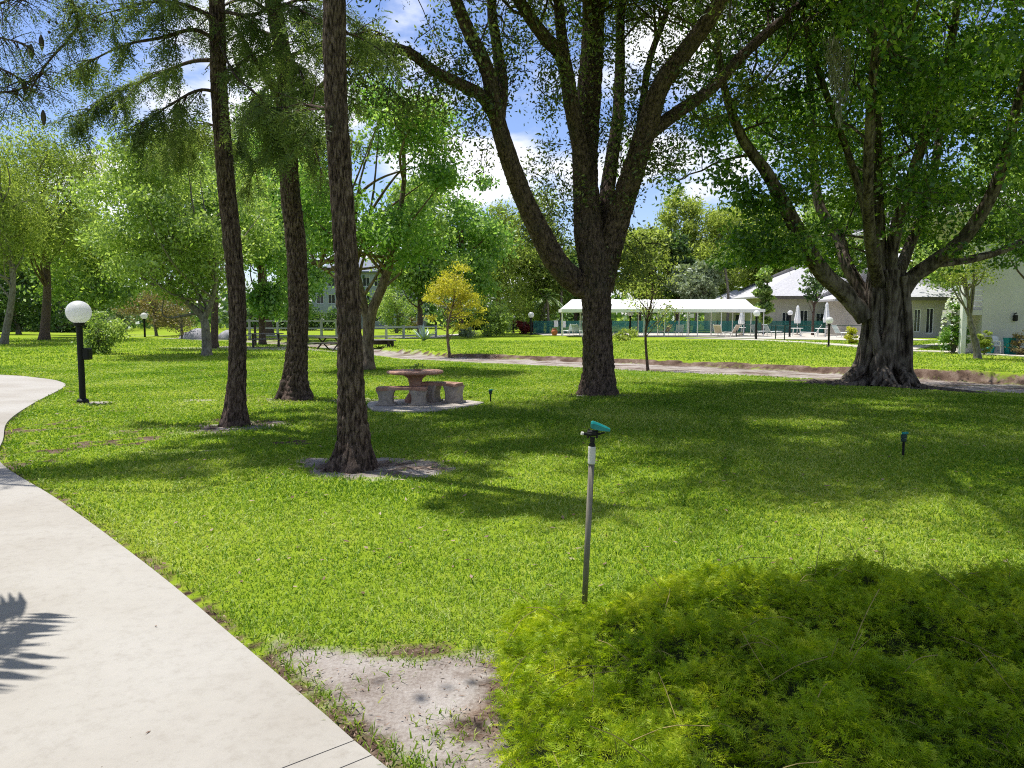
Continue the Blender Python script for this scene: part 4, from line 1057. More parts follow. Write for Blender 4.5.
# tan-barked tree behind the front cypress
D = 23.7
Bp = G(368, 370)
clump_tree('leafy_tree', 'bright green tree with tan bark forking low, right behind the thickest cypress', Bp[:2], 8.6, 3.0, 2.5, 2.4, M['l_bright'], M['b_tan'], 0.19, 58, 23000, 0.14, 51,
           axis=[np.vstack([Bp - [0, 0, .1], pl([(368, 340), (372, 312), (383, 285), (392, 255), (398, 220), (404, 180), (402, 120), (398, 80)], D)]), np.vstack([Bp - [0, 0, .1], pl([(367, 345), (366, 315), (360, 285), (352, 250), (348, 200), (352, 140)], D)]),
                 pl([(366, 318), (352, 298), (335, 278), (318, 266), (300, 258)], D)], crad=0.62, cx=0.3, holes=0.42)
# pale tree at left
Bp = G(207, 356); D = Bp[1]
clump_tree('leafy_tree', 'pale green spreading tree with a light grey trunk left of the cypress trunks', Bp[:2], 8.6, 2.3, 4.3, 3.6, M['l_pale'], M['b_grey'], 0.2, 80, 40000, 0.16, 52,
           axis=[np.vstack([Bp - [0, 0, .1], pl([(206, 335), (203, 318), (188, 303), (172, 290), (150, 283), (130, 265)], D)]), np.vstack([Bp - [0, 0, .1], pl([(206, 335), (205, 318), (212, 300), (216, 270), (208, 230), (200, 180)], D)]), pl([(203, 318), (196, 290), (180, 250), (160, 210)], D)], crad=0.85, cx=-0.9, holes=0.40)
# golden young tree, thin young tree
Bp = G(450, 357.5); D = Bp[1]; k = D / F_PX
clump_tree('young_tree', 'small tree with golden yellow leaves beyond the picnic table', Bp[:2], 4.75, 1.15, 1.72, 1.5, M['l_gold'], M['b_tan'], 0.075, 46, 6200, 0.11, 53, crad=0.34, shape=0.4, squash=0.5, cx=0.25, holes=0.3)
Bp = G(648, 371)
clump_tree('young_tree', 'thin sapling with sparse yellow green leaves just right of the big oak', Bp[:2], 5.0, 1.5, 1.2, 1.0, M['l_ycyp'], M['b_cyp'], 0.055, 30, 2000, 0.085, 54, crad=0.34, shape=0.2)
# leaning tree by the apartment
Bp = G(978, 358.5); D = Bp[1]
clump_tree('small_tree', 'small tree with a leaning grey trunk by the apartment patio', Bp[:2], 4.8, 3.0, 1.15, 1.1, M['l_ycyp'], M['b_grey'], 0.16, 20, 2600, 0.10, 55, axis=[np.vstack([Bp - [0, 0, .1], pl([(976, 345), (971, 325), (968, 300), (966, 275)], D)])], crad=0.42, cx=-0.95)

# ---- trees farther back: (name, label, base px, D, H m by top px, z0 px, half width px, material ...)
def far_tree(name, label, px, D, ytop, ylow, hw, lm, bm, seed, tr=0.2, nleaf=8000, ls=None, group=None, ncl=34, **kw):
    x = at(px, 320, D)[0]; H = at(px, ytop, D)[2]; z0 = at(px, ylow, D)[2]; rx = hw * D / F_PX
    return clump_tree(name, label, (x, D), H, z0, rx, min(rx, 5.5), lm, bm, tr, ncl, nleaf, ls or max(0.12, D * 0.0042), seed, group, **kw)
gB = 'trees beyond the lawn'
FT = [
    ('cypress_tree', 'feathery drooping cypress with a dark grey trunk at the far left', 43, 53, 135, 262, 62, 'l_olive', 'b_cyp', 0.30, 15000, dict(asp=.28, droop=.9, squash=.9)),
    ('cypress_tree', 'slim trunked feathery cypress cut off by the left edge of the picture', 2, 45, 120, 285, 44, 'l_olive', 'b_grey', 0.2, 9000, dict(asp=.28, droop=.9, squash=.9)),
    ('leafy_tree', 'dark green low tree at the far left behind the cypress trunk', 18, 74, 225, 328, 46, 'l_dark', 'b_grey', 0.2, 7000, {}),
    ('leafy_tree', 'dense mid green tree right above the nearest globe lamp', 98, 64, 205, 318, 52, 'l_mid', 'b_grey', 0.25, 10000, {}),
    ('leafy_tree', 'broad green tree at the left horizon, between the cypress trunk and the lamp', 60, 98, 215, 320, 60, 'l_mid', 'b_grey', 0.25, 8000, {}),
    ('leafy_tree', 'dark trunked tree standing just behind the pale spreading tree', 213, 40, 150, 270, 70, 'l_mid', 'b_cyp', 0.2, 11000, {}),
    ('leafy_tree', 'tall bright green tree between the slender cypress and the bent cypress', 262, 47, 140, 322, 40, 'l_bright', 'b_cyp', 0.2, 12000, {}),
    ('leafy_tree', 'bright green tree behind the bent cypress trunk', 305, 58, 165, 322, 36, 'l_bright', 'b_cyp', 0.2, 9000, {}),
    ('leafy_tree', 'tall deep green tree high behind the cypress trunks', 270, 70, 60, 250, 78, 'l_mid', 'b_cyp', 0.3, 14000, dict(holes=.35)),
    ('leafy_tree', 'green tree behind the tan-barked tree, left of the golden tree', 420, 66, 172, 298, 42, 'l_mid', 'b_cyp', 0.25, 9000, {}),
    ('leafy_tree', 'light green tree above and behind the golden tree', 462, 72, 158, 295, 40, 'l_bright', 'b_cyp', 0.25, 9000, {}),
    ('cypress_tree', 'yellow green cypress with a straight grey trunk, left of the oak limb', 497, 80, 205, 318, 38, 'l_olive', 'b_grey', 0.3, 10000, dict(asp=.3, droop=.8, squash=.85, shape=.3)),
    ('cypress_tree', 'shaded cypress behind the low oak limb', 540, 84, 195, 318, 36, 'l_olive', 'b_grey', 0.3, 10000, dict(asp=.3, droop=.8, squash=.85, shape=.3)),
    ('leafy_tree', 'dark green tree behind the oak trunk at pool level', 575, 92, 230, 322, 34, 'l_dark', 'b_cyp', 0.25, 6000, {}),
    ('leafy_tree', 'yellow green tree showing right of the oak trunk', 640, 90, 215, 302, 34, 'l_ycyp', 'b_cyp', 0.25, 9000, {}),
    ('cypress_tree', 'tallest pale cypress on the skyline right of the oak', 678, 102, 186, 300, 26, 'l_ycyp', 'b_grey', 0.3, 9000, dict(asp=.3, droop=.7, squash=.85, shape=.45)),
    ('leafy_tree', 'dark green tree in the gap between the yellow green trees', 676, 88, 232, 300, 16, 'l_dark', 'b_cyp', 0.2, 4000, {}),
    ('leafy_tree', 'silvery green tree just above the pool canopy', 694, 84, 258, 308, 22, 'l_grey', 'b_grey', 0.2, 5000, {}),
    ('cypress_tree', 'rounded yellow green cypress on the skyline above the pool canopy', 722, 100, 203, 300, 32, 'l_ycyp', 'b_grey', 0.3, 9000, dict(asp=.3, droop=.7, squash=.85, shape=.3)),
    ('leafy_tree', 'wide yellow green tree behind the white roofed pool house', 770, 104, 200, 300, 50, 'l_ycyp', 'b_cyp', 0.3, 9000, {}),
    ('leafy_tree', 'mid green tree over the pool house roof, behind the banyan', 835, 100, 190, 300, 48, 'l_mid', 'b_cyp', 0.3, 8000, {}),
    ('leafy_tree', 'bright sunlit tree seen between the banyan limbs', 915, 96, 195, 300, 42, 'l_ycyp', 'b_cyp', 0.3, 8000, {}),
    ('leafy_tree', 'broad mid green tree behind the apartment balcony', 985, 62, 185, 300, 52, 'l_mid', 'b_cyp', 0.3, 9000, {}),
    ('leafy_tree', 'dark green tree farthest right behind the apartment', 1055, 66, 130, 300, 55, 'l_dark', 'b_cyp', 0.3, 8000, {}),
    ('leafy_tree', 'mid green tree at the right edge, in front of the upper apartment wall', 1046, 31, 100, 262, 62, 'l_mid', 'b_cyp', 0.2, 9000, {}),
    ('small_tree', 'low tree with a thin dark trunk in front of the pool house wall', 813, 72, 262, 304, 13, 'l_dark', 'b_cyp', 0.13, 420, {}),
    ('small_tree', 'narrow dark green tree beside the right end of the pool canopy', 764, 76, 262, 326, 9, 'l_mid', 'b_cyp', 0.12, 2600, dict(shape=.5)),
]
for k, (nm, lb, px, D, yt, yl, hw, lm, bm, tr, nl, kw) in enumerate(FT):
    far_tree(nm, lb, px, D, yt, yl, hw, M[lm], M[bm], 200 + k, tr, int(nl * 1.7), max(0.15, D * 0.0052), group=gB, **kw)

# the far wood closing the horizon all round: nobody could count it
rng = rngof(77); cm = MB(); n = 800
a = rng.uniform(-1.9, 1.9, n); rr_ = rng.uniform(112, 160, n); zt = rng.uniform(0.3, 1, n) ** 1.3 * 10 * rng.uniform(0.2, 1, n) * (0.6 + 0.5 * vnoise(a * 9, a * 0, 5))
cen = np.stack([rr_ * np.sin(a), rr_ * np.cos(a), zt], -1)
C = np.repeat(cen, 85, 0) + rng.normal(size=(n * 85, 3)) * [3.2, 3.2, 1.9]; C = C[C[:, 2] > 0]
leaves(cm, C, 1.0, rng, 0.6, 0.4)
struct(cm.build('distant_wood', M['l_dark']), 'stuff')['label'] = 'far green wood closing the horizon'

# ---- palms
def palm(label, base, H, nfr, fl, seed, tr=0.12, leaf_l=0.45, leaf_w=0.04, group='palm trees'):
    rng = rngof(seed); root = thing('palm_tree', label, 'palm', (base[0], base[1], gz1(base[0], base[1])), group)
    b = np.array(root.location); tm, cm = MB(), MB()
    C = spline([b - [0, 0, .1], b + [0.05 * H * rng.normal() * .5, 0, H * .5], b + [0.04 * H * rng.normal(), 0, H]], 24)
    tube(tm, C, tr * np.linspace(1.25, 0.8, 24), 12, rng, 0.06); tm.build('trunk', M['b_grey'], root, smooth=True)
    top = C[-1]
    for k in range(nfr):
        a = k / nfr * 6.283 * 2.4 + rng.normal() * 0.1; e = rng.uniform(-0.2, 1.2)
        d = np.array([math.cos(a) * math.cos(e), math.sin(a) * math.cos(e), math.sin(e)]); f = fl * rng.uniform(.8, 1.1)
        t = np.linspace(0, 1, 16)[:, None]; P = top + d * f * t + np.array([0, 0, -1]) * f * (0.55 * t ** 2.0)
        tube(cm, P, np.linspace(0.022, 0.004, 16) * fl / 2, 4, cap=False)
        T_ = unit(np.gradient(P, axis=0)); m_ = 46; i_ = np.clip((np.linspace(0.18, 1, m_) * 15).astype(int), 0, 15)
        Pm = np.stack([np.interp(np.linspace(0.18, 1, m_) * 15, np.arange(16), P[:, q]) for q in range(3)], -1)
        sd = unit(np.cross(T_[i_], [0, 0, 1.0]))
        for sg in (-1, 1):
            ld = unit(T_[i_] * 0.7 + sd * sg * 0.9 + [0, 0, -0.25] + rng.normal(size=(m_, 3)) * 0.08)
            ll = leaf_l * (0.5 + 0.5 * np.sin(np.linspace(0.5, 2.9, m_))) * fl / 1.6
            kites(cm, Pm + ld * ll[:, None] / 2, ld, unit(np.cross(ld, rng.normal(size=(m_, 3)) * .3 + [0, 0, 1])), ll, leaf_w * fl / 1.6, rng.random(m_))
    cm.build('crown', M['l_palm'], root); return root
for (px, D, yt, lb, sd) in ((727, 82, 258, 'slender palm behind the pool canopy roof', 1), (548, 80, 296, 'short palm with arching fronds left of the oak trunk by the pool fence', 2), (562, 83, 290, 'palm partly hidden by the low oak limb at the pool fence', 3)):
    p = at(px, 320, D); palm(lb, p[:2], at(px, yt, D)[2] + .15, 15, 2.2 if sd == 1 else 1.9, 300 + sd, 0.14, 0.5, 0.09)
palm('palm on the path side whose fronds throw a feathered shadow on the concrete', (-4.82, 2.48), 4.0, 17, 2.45, 311, 0.13, 0.50, 0.035, None)

# the tree whose shade covers the fern: trunk stands outside the picture on the right
clump_tree('shade_tree', 'tree outside the right edge of the view whose crown shades the foreground fern', (5.6, 3.2), 8.6, 5.4, 2.45, 1.65, M['l_mid'], M['b_cyp'], 0.2, 64, 72000, 0.11, 61,
           axis=[[(5.6, 3.2, -.1), (5.5, 3.3, 2.2), (4.6, 3.7, 4.3), (2.6, 4.1, 6.3), (1.6, 4.2, 7.2)]], cx=-4.3, cy_=0.55, crad=0.68)

# ---- shrubs
def shrub(name, label, px, ybase, wpx, hpx, lm, seed, nleaf=3500, ls=None, bm=None, cat='shrub', D=None, stems=4, ncl=22, top_mat=None, **kw):
    p = G(px, ybase) if D is None else np.r_[at(px, ybase, D)[:2], 0]
    D = p[1]; s = D / F_PX; H = hpx * s; rx = wpx * s / 2
    o = clump_tree(name, label, p[:2], H, 0.02, rx, rx * 0.8, M[lm], bm or M['b_grey'], 0.03 * max(1, H), ncl, nleaf, ls or max(0.07, D * 0.0036), seed, None, cat=cat, stems=stems, crad=0.34 * min(rx, H * .7), low=True, **kw)
    if top_mat:
        rng = rngof(seed + 5); n = 260; v = unit(rng.normal(size=(n, 3))); v[:, 2] = np.abs(v[:, 2]) ** .8
        C = v * [rx * .95, rx * .75, H * .95] + np.array(o.location) + [0, 0, H * .06]
        mb = MB(); leaves(mb, C, ls * 1.25 if ls else D * .005, rng, 0.8, 0.9); mb.build('blossom', M[top_mat], o)
    return o
shrub('green_shrub', 'loose pale green shrub right beside the nearest globe lamp post', 99, 354, 46, 41, 'l_pale', 401, 4200, 0.13)
shrub('brown_shrub', 'large brownish shrub behind the second globe lamp', 157, 335.5, 62, 50, 'l_brown', 402, 6500, 0.2)
shrub('grey_shrub', 'silvery leaved shrub between the near lamp and the brownish shrub', 118, 335, 30, 30, 'l_grey', 403, 3000, 0.24)
shrub('bare_stemmed_shrub', 'shrub of bare leaning stems in front of the grey boulders', 182, 340, 26, 34, 'l_brown', 404, 700, 0.15, stems=7)
shrub('green_shrub', 'rounded pale green shrub behind the white railing, right of the tan-barked tree', 396, 333, 46, 47, 'l_pale', 405, 6000, 0.2)
shrub('green_shrub', 'big pale green shrub right of the golden tree', 487, 337, 42, 36, 'l_pale', 406, 6000, 0.19)
shrub('low_shrub', 'low silvery shrub at the foot of the big pale green shrub', 468, 338, 18, 12, 'l_grey', 407, 1800, 0.14)
shrub('red_shrub', 'dark red leaved shrub beside the globe lamp left of the pool fence', 525, 334, 19, 17, 'l_red', 408, 2600, 0.2)
shrub('reddish_shrub', 'small pinkish brown shrub left of the agave', 412, 330, 12, 13, 'l_brown', 409, 1200, 0.2)
shrub('yellow_shrub', 'small bright yellow green shrub beside the banyan trunk near the pool', 851, 344, 13, 18, 'l_yellow', 410, 1800, 0.12)
shrub('flowering_shrub', 'rounded shrub covered in red blossom in front of the right wing doors', 920, 333, 16, 14, 'l_mid', 411, 1400, 0.16, top_mat='l_flower')
shrub('flowering_shrub', 'tall shrub topped with white blossom beside the apartment column', 952, 353, 26, 58, 'l_bright', 412, 4200, 0.12, D=37.2, top_mat='l_white')
shrub('dark_shrub', 'dark shaded shrub left of the white flowering shrub', 949, 333, 14, 20, 'l_dark', 413, 1500, 0.18)
shrub('low_shrub', 'low patch of brown and green bedding plants at the foot of the leaning tree', 965, 351, 26, 15, 'l_brown', 414, 1800, 0.1)
shrub('yellow_shrub', 'yellow green shrub between the leaning trunk and the apartment window', 984, 353, 14, 26, 'l_ycyp', 415, 1600, 0.10, D=35.2)
shrub('low_shrub', 'sparse low bedding plant under the sapling at the pool edge', 625, 341, 30, 14, 'l_ycyp', 416, 1500, 0.14)
shrub('hanging_foliage', 'reddish brown hanging foliage at the apartment corner by the right edge', 1022, 305, 18, 30, 'l_brown', 417, 900, 0.12, D=35.0)
shrub('young_shrub', 'tiny young shrub on the grass between the red blossom and the bedding plants', 942, 342, 8, 9, 'l_mid', 418, 350, 0.12)
shrub('green_shrub', 'dark hedge-like shrub behind the pool fence at its right end', 838, 334, 34, 30, 'l_dark', 419, 3500, 0.22, D=85)

for k, (lb, pxa, pxb, D, yt) in enumerate((('long dark hedge at the left horizon behind the nearest globe lamp', -60, 130, 92, 312), ('dark hedge far behind the white railing and cypress trunks', 215, 350, 100, 308), ('dark hedge between the golden tree and the pool fence', 430, 545, 104, 306))):
    xa_, xb_ = at(pxa, 320, D)[0], at(pxb, 320, D)[0]
    clump_tree('hedge', lb, ((xa_ + xb_) / 2, D), at(512, yt, D)[2], 0.0, (xb_ - xa_) / 2, 1.6, M['l_dark'], M['b_cyp'], 0.08, 90, 9000, 0.4, 450 + k, None, cat='hedge', crad=0.9, low=True, stems=3)

# agave
p = G(424, 341); ag = thing('agave_plant', 'blue grey agave with stiff upright leaves on the far creek bank', 'agave', p)
rng = rngof(21); mb = MB()
for k in range(30):
    a = rng.random() * 6.283; e = rng.uniform(0.5, 1.5); l_ = rng.uniform(0.95, 1.45)
    d = np.array([math.cos(a) * math.cos(e), math.sin(a) * math.cos(e), math.sin(e)])
    t = np.linspace(0, 1, 7)[:, None]; C = p + d * l_ * t + [0, 0, 0.02] + np.array([0, 0, -.04]) * l_ * t ** 2
    s = unit(np.cross(d, [0, 0, 1.0])); wd = np.interp(t[:, 0], [0, .3, 1], [.09, .12, .004])[:, None]; up = np.cross(s, d)
    V = np.stack([C - s * wd, C - up * wd * .35, C + s * wd, C + up * wd * .12], 1).reshape(-1, 3); i, j = np.meshgrid(np.arange(6), np.arange(4), indexing='ij'); j2 = (j + 1) % 4
    mb.add(V, np.stack([i * 4 + j, i * 4 + j2, (i + 1) * 4 + j2, (i + 1) * 4 + j], -1).reshape(-1, 4), None, np.full(28, rng.random()))
mb.build('leaves', M['l_agave'], ag)

# ---- the foreground fern mound
rng = rngof(31)
FC, FR = np.array([2.35, 2.90]), np.array([2.66, 1.55])
def fern_h(x, y):
    n = fbm(x * 1.7, y * 1.7, 71) - 0.5
    e = (np.abs((x - FC[0]) / FR[0]) ** 3 + np.abs((y - FC[1]) / FR[1]) ** 3) ** (1 / 3) + n * 0.22
    return np.sqrt(np.clip(1 - e ** 2.6, 0, 1)) * (0.355 + 0.30 * (fbm(x * 2.6, y * 2.6, 75) - .5) + 0.24 * (fbm(x * 6, y * 6, 78) - .5)), e
fern = thing('asparagus_fern', 'wide feathery mound of yellow green asparagus fern in the lower right foreground', 'fern', (FC[0], FC[1], 0))
xx = np.linspace(FC[0] - 2.5, FC[0] + 2.5, 130); yy = np.linspace(FC[1] - 1.7, FC[1] + 1.7, 90); X, Y = np.meshgrid(xx, yy, indexing='ij')
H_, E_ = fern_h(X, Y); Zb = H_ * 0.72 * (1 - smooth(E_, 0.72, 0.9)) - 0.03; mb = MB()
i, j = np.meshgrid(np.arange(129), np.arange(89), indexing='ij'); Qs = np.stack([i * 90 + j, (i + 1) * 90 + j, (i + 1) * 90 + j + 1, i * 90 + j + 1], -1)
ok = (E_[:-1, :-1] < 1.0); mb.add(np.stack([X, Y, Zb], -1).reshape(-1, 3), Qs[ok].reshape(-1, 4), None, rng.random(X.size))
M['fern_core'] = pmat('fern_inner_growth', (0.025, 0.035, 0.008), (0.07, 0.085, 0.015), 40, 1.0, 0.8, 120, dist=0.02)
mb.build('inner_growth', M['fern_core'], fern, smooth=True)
n = 72000
x = rng.uniform(FC[0] - 2.4, FC[0] + 2.4, n); y = rng.uniform(FC[1] - 1.6, FC[1] + 1.6, n)
h, e = fern_h(x, y); dens = 0.45 + 0.8 * fbm(x * 4, y * 4, 88)
k = (e < 1) & (path_side(x, y) > 0.1) & (rng.random(n) < dens) & (x < 3.6); x, y, h = x[k], y[k], h[k]
hx = (fern_h(x + .05, y)[0] - fern_h(x - .05, y)[0]) / .1; hy = (fern_h(x, y + .05)[0] - fern_h(x, y - .05)[0]) / .1
nr = unit(np.stack([-np.clip(hx, -2, 2), -np.clip(hy, -2, 2), np.ones(len(x))], -1))
P = np.stack([x, y, h * (0.70 + 0.28 * rng.random(len(x)))], -1) - nr * 0.04
D_ = unit(nr * 0.55 + rng.normal(size=(len(x), 3)) * [.65, .65, .4] + [0, 0, .12])
cm = MB(); LL = rng.uniform(0.045, 0.115, len(x))
sprays(cm, P, D_, LL, rng, n=22, leaf=(0.025, 0.0036), droop=0.45, spread=0.95, tri=True)
# wispy shoots standing above the mound
q = rng.permutation(len(x))[:200]; SP, SD = [], []
st = MB()
for a_ in q:
    l_ = rng.uniform(0.08, 0.20); d = unit(nr[a_] * .8 + rng.normal(size=3) * .45 + [0, 0, .3]); C = [P[a_]]
    for z_ in range(6): d = unit(d + [0, 0, -.16] + rng.normal(size=3) * .1); C.append(C[-1] + d * l_ / 6)
    C = np.array(C); tube(st, C, np.linspace(.0026, .001, 7), 3, cap=False)
    for z_ in range(2, 7): SP += [C[z_], C[z_]]; SD += list(unit(rng.normal(size=(2, 3)) * .7 + d))
sprays(cm, np.array(SP), np.array(SD), rng.uniform(.05, .09, len(SP)), rng, n=14, leaf=(0.026, 0.0036), droop=.4, spread=.95, tri=True)
cm.build('foliage', M['l_fern'], fern)
# a few straw coloured dead stems
for _ in range(90):
    a_ = rng.integers(len(x)); l_ = rng.uniform(.1, .3); d = unit(np.r_[rng.normal(size=2), rng.uniform(-.1, .5)])
    tube(st, spline([P[a_] + nr[a_] * .04, P[a_] + nr[a_] * .07 + d * l_ * .5, P[a_] + nr[a_] * .05 + d * l_], 6), .0018, 3, cap=False)
struct_stems = st.build('stems', pmat('straw_stem', (0.20, 0.16, 0.05), (0.36, 0.29, 0.11), 20, 0.9, 0), fern)
struct_stems['kind'] = 'stuff'

# ------------------------------------------------------------------ things on the lawn
# globe lamp posts
def lamp_thing(label, loc, gh, gr, pr, group='globe lamp posts'):
    root = thing('globe_lamp', label, 'lamp post', (0, 0, 0), group)
    mb = MB(); lathe(mb, [(pr * 1.9, -0.05), (pr * 1.9, 0.05), (pr * 1.6, 0.07), (pr, 0.09), (pr, gh - gr - 0.03), (pr * 0.9, gh - gr)], (0, 0, 0), 20); mb.build('post', M['black'], root, smooth=False)
    mb = MB(); lathe(mb, [(pr, gh - gr - 0.05), (pr * 1.6, gh - gr - 0.035), (pr * 1.7, gh - gr + 0.02), (pr * 1.2, gh - gr + 0.04)], (0, 0, 0), 20); mb.build('collar', M['black'], root)
    a = np.linspace(-math.pi / 2 + 0.12, math.pi / 2, 26); mb = MB()
    lathe(mb, np.stack([gr * np.cos(a), gh + gr * np.sin(a) * 0.97], -1), (0, 0, 0), 40); mb.build('globe', M['globe'], root, smooth=True)
    root.location = tuple(float(c) for c in loc)
    return root
p = G(83, 403); s = p[1] / F_PX
l0 = lamp_thing('nearest globe lamp, a big frosted ball on a black post by the curving path', p, (403 - 312) * s, 11.7 * s, 3.0 * s)
mb = MB(); b_ = MB(); box(b_, p + [.11, .03, .93], (.13, .16, .22), 0, .02)
b_.v = [v - p for v in b_.v]; b_.v = [v + np.array(l0.location) for v in b_.v]; b_.build('junction_box', M['black'], l0)
lampB = None
for (px, yb, yg, gr, lb) in ((145, 338.5, 316, 3.3, 'small far globe lamp in front of the brownish shrub'), (531, 335, 315, 3.0, 'globe lamp beside the dark red shrub, left of the pool fence'), (513.5, 333, 317.5, 1.9, 'tiny globe lamp at the shaded trees just left of the dark red shrub'),
                             (756, 340, 313.5, 3.3, 'globe lamp in front of the right end of the pool canopy'), (789.5, 337.5, 313, 2.6, 'globe lamp at the pool fence between two folded umbrellas'), (828.5, 347, 320.5, 3.6, 'globe lamp on the grass just left of the banyan trunk'), (630, 336, 313.5, 2.9, 'globe lamp under the canopy beside the oak trunk')):
    p = G(px, yb); s = p[1] / F_PX
    lamp_thing(lb, p, (yb - yg) * s, gr * s, max(0.03, 1.0 * s))

# concrete slab, round table, two curved benches, sprig
mb = MB(); prism(mb, SLAB_POLY, -0.08, 0.035); sl = mb.build('patio_slab', M['slab']); sl['label'] = 'irregular concrete slab under the picnic table'; sl['category'] = 'slab'
tD = 14.35; tx = at(415.5, 400, tD)[0]; s = tD / F_PX
tb = thing('picnic_table', 'round terracotta coloured stone table on a pedestal between the two stone benches', 'table', (tx, tD, 0.035))
zt = at(415, 370.5, tD)[2]; zu = zt - .055
mb = MB(); lathe(mb, [(0, zt), (.50, zt), (.525, zt - .012), (.53, zt - .035), (.50, zt - .055), (.30, zt - .075), (0, zt - .075)], (tx, tD, 0), 48); mb.build('tabletop', M['terracotta'], tb, smooth=False)
mb = MB(); lathe(mb, [(.20, .035), (.21, .08), (.17, .14), (.12, .22), (.115, .36), (.14, .48), (.20, zt - .10), (.24, zt - .075)], (tx, tD, 0), 32); mb.build('pedestal', M['terracotta'], tb, smooth=True)
def bench(label, px, D, hw_px, ytop, ybot, ang, bend, lx):
    c = at(px, ytop, D); s = D / F_PX; root = thing('stone_bench', label, 'bench', (c[0], D, .035), 'stone benches round the picnic table')
    hl = hw_px * s; top = at(px, ytop, D)[2]; th, dp = .055, .33
    t = np.linspace(-1, 1, 17); ca, sa = math.cos(ang), math.sin(ang)
    def wpt(u, v): X_ = u * hl; Y_ = v + bend * (1 - u * u); return np.stack([c[0] + X_ * ca - Y_ * sa, D + X_ * sa + Y_ * ca], -1)
    mb = MB(); A, B = wpt(t, -dp / 2), wpt(t, dp / 2); n = 17
    e = .012
    V = np.concatenate([np.c_[A, np.full(n, top - th)], np.c_[A, np.full(n, top - e)], np.c_[A * (1 - .04) + B * .04, np.full(n, top)], np.c_[B * (1 - .04) + A * .04, np.full(n, top)], np.c_[B, np.full(n, top - e)], np.c_[B, np.full(n, top - th)]])
    i = np.arange(n - 1); Q = np.concatenate([np.stack([k * n + i, k * n + i + 1, ((k + 1) % 6) * n + i + 1, ((k + 1) % 6) * n + i], -1) for k in range(6)])
    ends = [[k * n + q for k in idx] for q in (0, n - 1) for idx in ((0, 1, 4, 5), (1, 2, 3, 4))]
    mb.add(V, np.vstack([Q, ends])); mb.build('seat', M['terracotta'], root)
    for u in (-lx, lx):
        q = wpt(np.array([u]), np.array([0.0]))[0]; mb = MB(); zz = np.linspace(.035, top - th, 9); f = np.linspace(0, 1, 9)
        wdt = .155 * (1 - .22 * np.sin(np.pi * f)) * (1 + .18 * (f - .5)); dpt = np.full(9, .13)
        R_ = []
        for k in range(9):
            for (a_, b_) in ((-1, -1), (-.8, -1.12), (.8, -1.12), (1, -1), (1, 1), (.8, 1.12), (-.8, 1.12), (-1, 1)):
                X_, Y_ = a_ * wdt[k], b_ * dpt[k]; R_.append([q[0] + X_ * ca - Y_ * sa, q[1] + X_ * sa + Y_ * ca, zz[k]])
        i, j = np.meshgrid(np.arange(8), np.arange(8), indexing='ij'); j2 = (j + 1) % 8
        mb.add(R_, np.stack([i * 8 + j, i * 8 + j2, (i + 1) * 8 + j2, (i + 1) * 8 + j], -1).reshape(-1, 4), None); box(mb, (q[0], q[1], .05), (.36, .31, .03), ang, .008)
        mb.build('leg', M['stone'], root)
bench('shaded curved stone bench on the camera side of the round table', 402, 13.85, 25, 387, 405, 0.02, 0.10, .66)
bench('sunlit curved stone bench on the right of the round table', 441, 14.35, 20.5, 382.5, 401.5, -0.38, 0.10, .62)
sp_ = thing('potted_sprig', 'small green sprig in a low dish on the round stone table', 'plant', (tx + .05, tD, zt))
mb = MB(); lathe(mb, [(0, zt + .001), (.06, zt + .001), (.075, zt + .03), (.06, zt + .028), (0, zt + .02)], (tx + .05, tD, 0), 16); mb.build('dish', M['terracotta'], sp_)
rng = rngof(91); mb = MB(); C = np.array([tx + .05, tD, zt + .075]) + rng.normal(size=(60, 3)) * [.07, .05, .03]; leaves(mb, C, .05, rng, .5, .3); mb.build('leaves', M['l_mid'], sp_)

# sprinkler on a tall riser in the fern
D = 4.2; b0 = at(584, 612, D); tpt = at(591.5, 463, D + .02); b0 = b0 - (tpt - b0) * (b0[2] + .03) / (tpt[2] - b0[2])
root = thing('lawn_sprinkler', 'impact sprinkler with a teal arm on a tall leaning pipe behind the fern', 'sprinkler', (b0[0], b0[1], 0))
ax = unit(tpt - b0); mb = MB(); tube(mb, np.array([b0, (b0 + tpt) / 2, tpt]), 0.0165, 20); mb.build('riser_pipe', M['pvc'], root, smooth=True)
t1 = at(592, 447, D + .02)
mb = MB(); tube(mb, np.array([tpt - ax * .005, tpt, t1, t1 + ax * .003]), [.019, .021, .021, .019], 24); mb.build('pipe_coupling', M['pvcwhite'], root)
mb = MB(); P0 = t1
tube(mb, np.array([P0, P0 + ax * .018, P0 + ax * .02, P0 + ax * .03]), [.018, .018, .012, .012], 16)
hd = MB()
tube(hd, np.array([P0 + ax * .03, P0 + ax * .055]), .014, 12); box(hd, P0 + ax * .078 + [-.004, 0, 0], (.055, .03, .03), 0, .006)
tube(hd, np.array([P0 + ax * .05 + [.024, 0, 0], P0 + ax * .105 + [.026, 0, 0]]), .006, 8); tube(hd, np.array([P0 + ax * .05 + [-.026, 0, 0], P0 + ax * .10 + [-.022, 0, 0]]), .006, 8)
tube(hd, np.array([P0 + ax * .07 + [-.01, -.01, 0], P0 + ax * .078 + [-.055, -.02, 0]]), [.011, .008], 10)      # nozzle
tube(hd, np.array([P0 + ax * .065 + [.01, .01, 0], P0 + ax * .082 + [.065, -.012, .0]]), [.007, .005], 8)
tube(hd, np.array([P0 + ax * .10, P0 + ax * .115]), .009, 10)
mb.build('threaded_neck', M['black'], root)
hd.build('sprinkler_head', M['black'], root)
nb = MB(); tube(nb, np.array([P0 + ax * .078 + [-.054, -.02, 0], P0 + ax * .08 + [-.066, -.022, 0]]), [.010, .010], 10); nb.build('nozzle_tip', M['pvcwhite'], root)
am_ = MB(); o_ = P0 + ax * .118
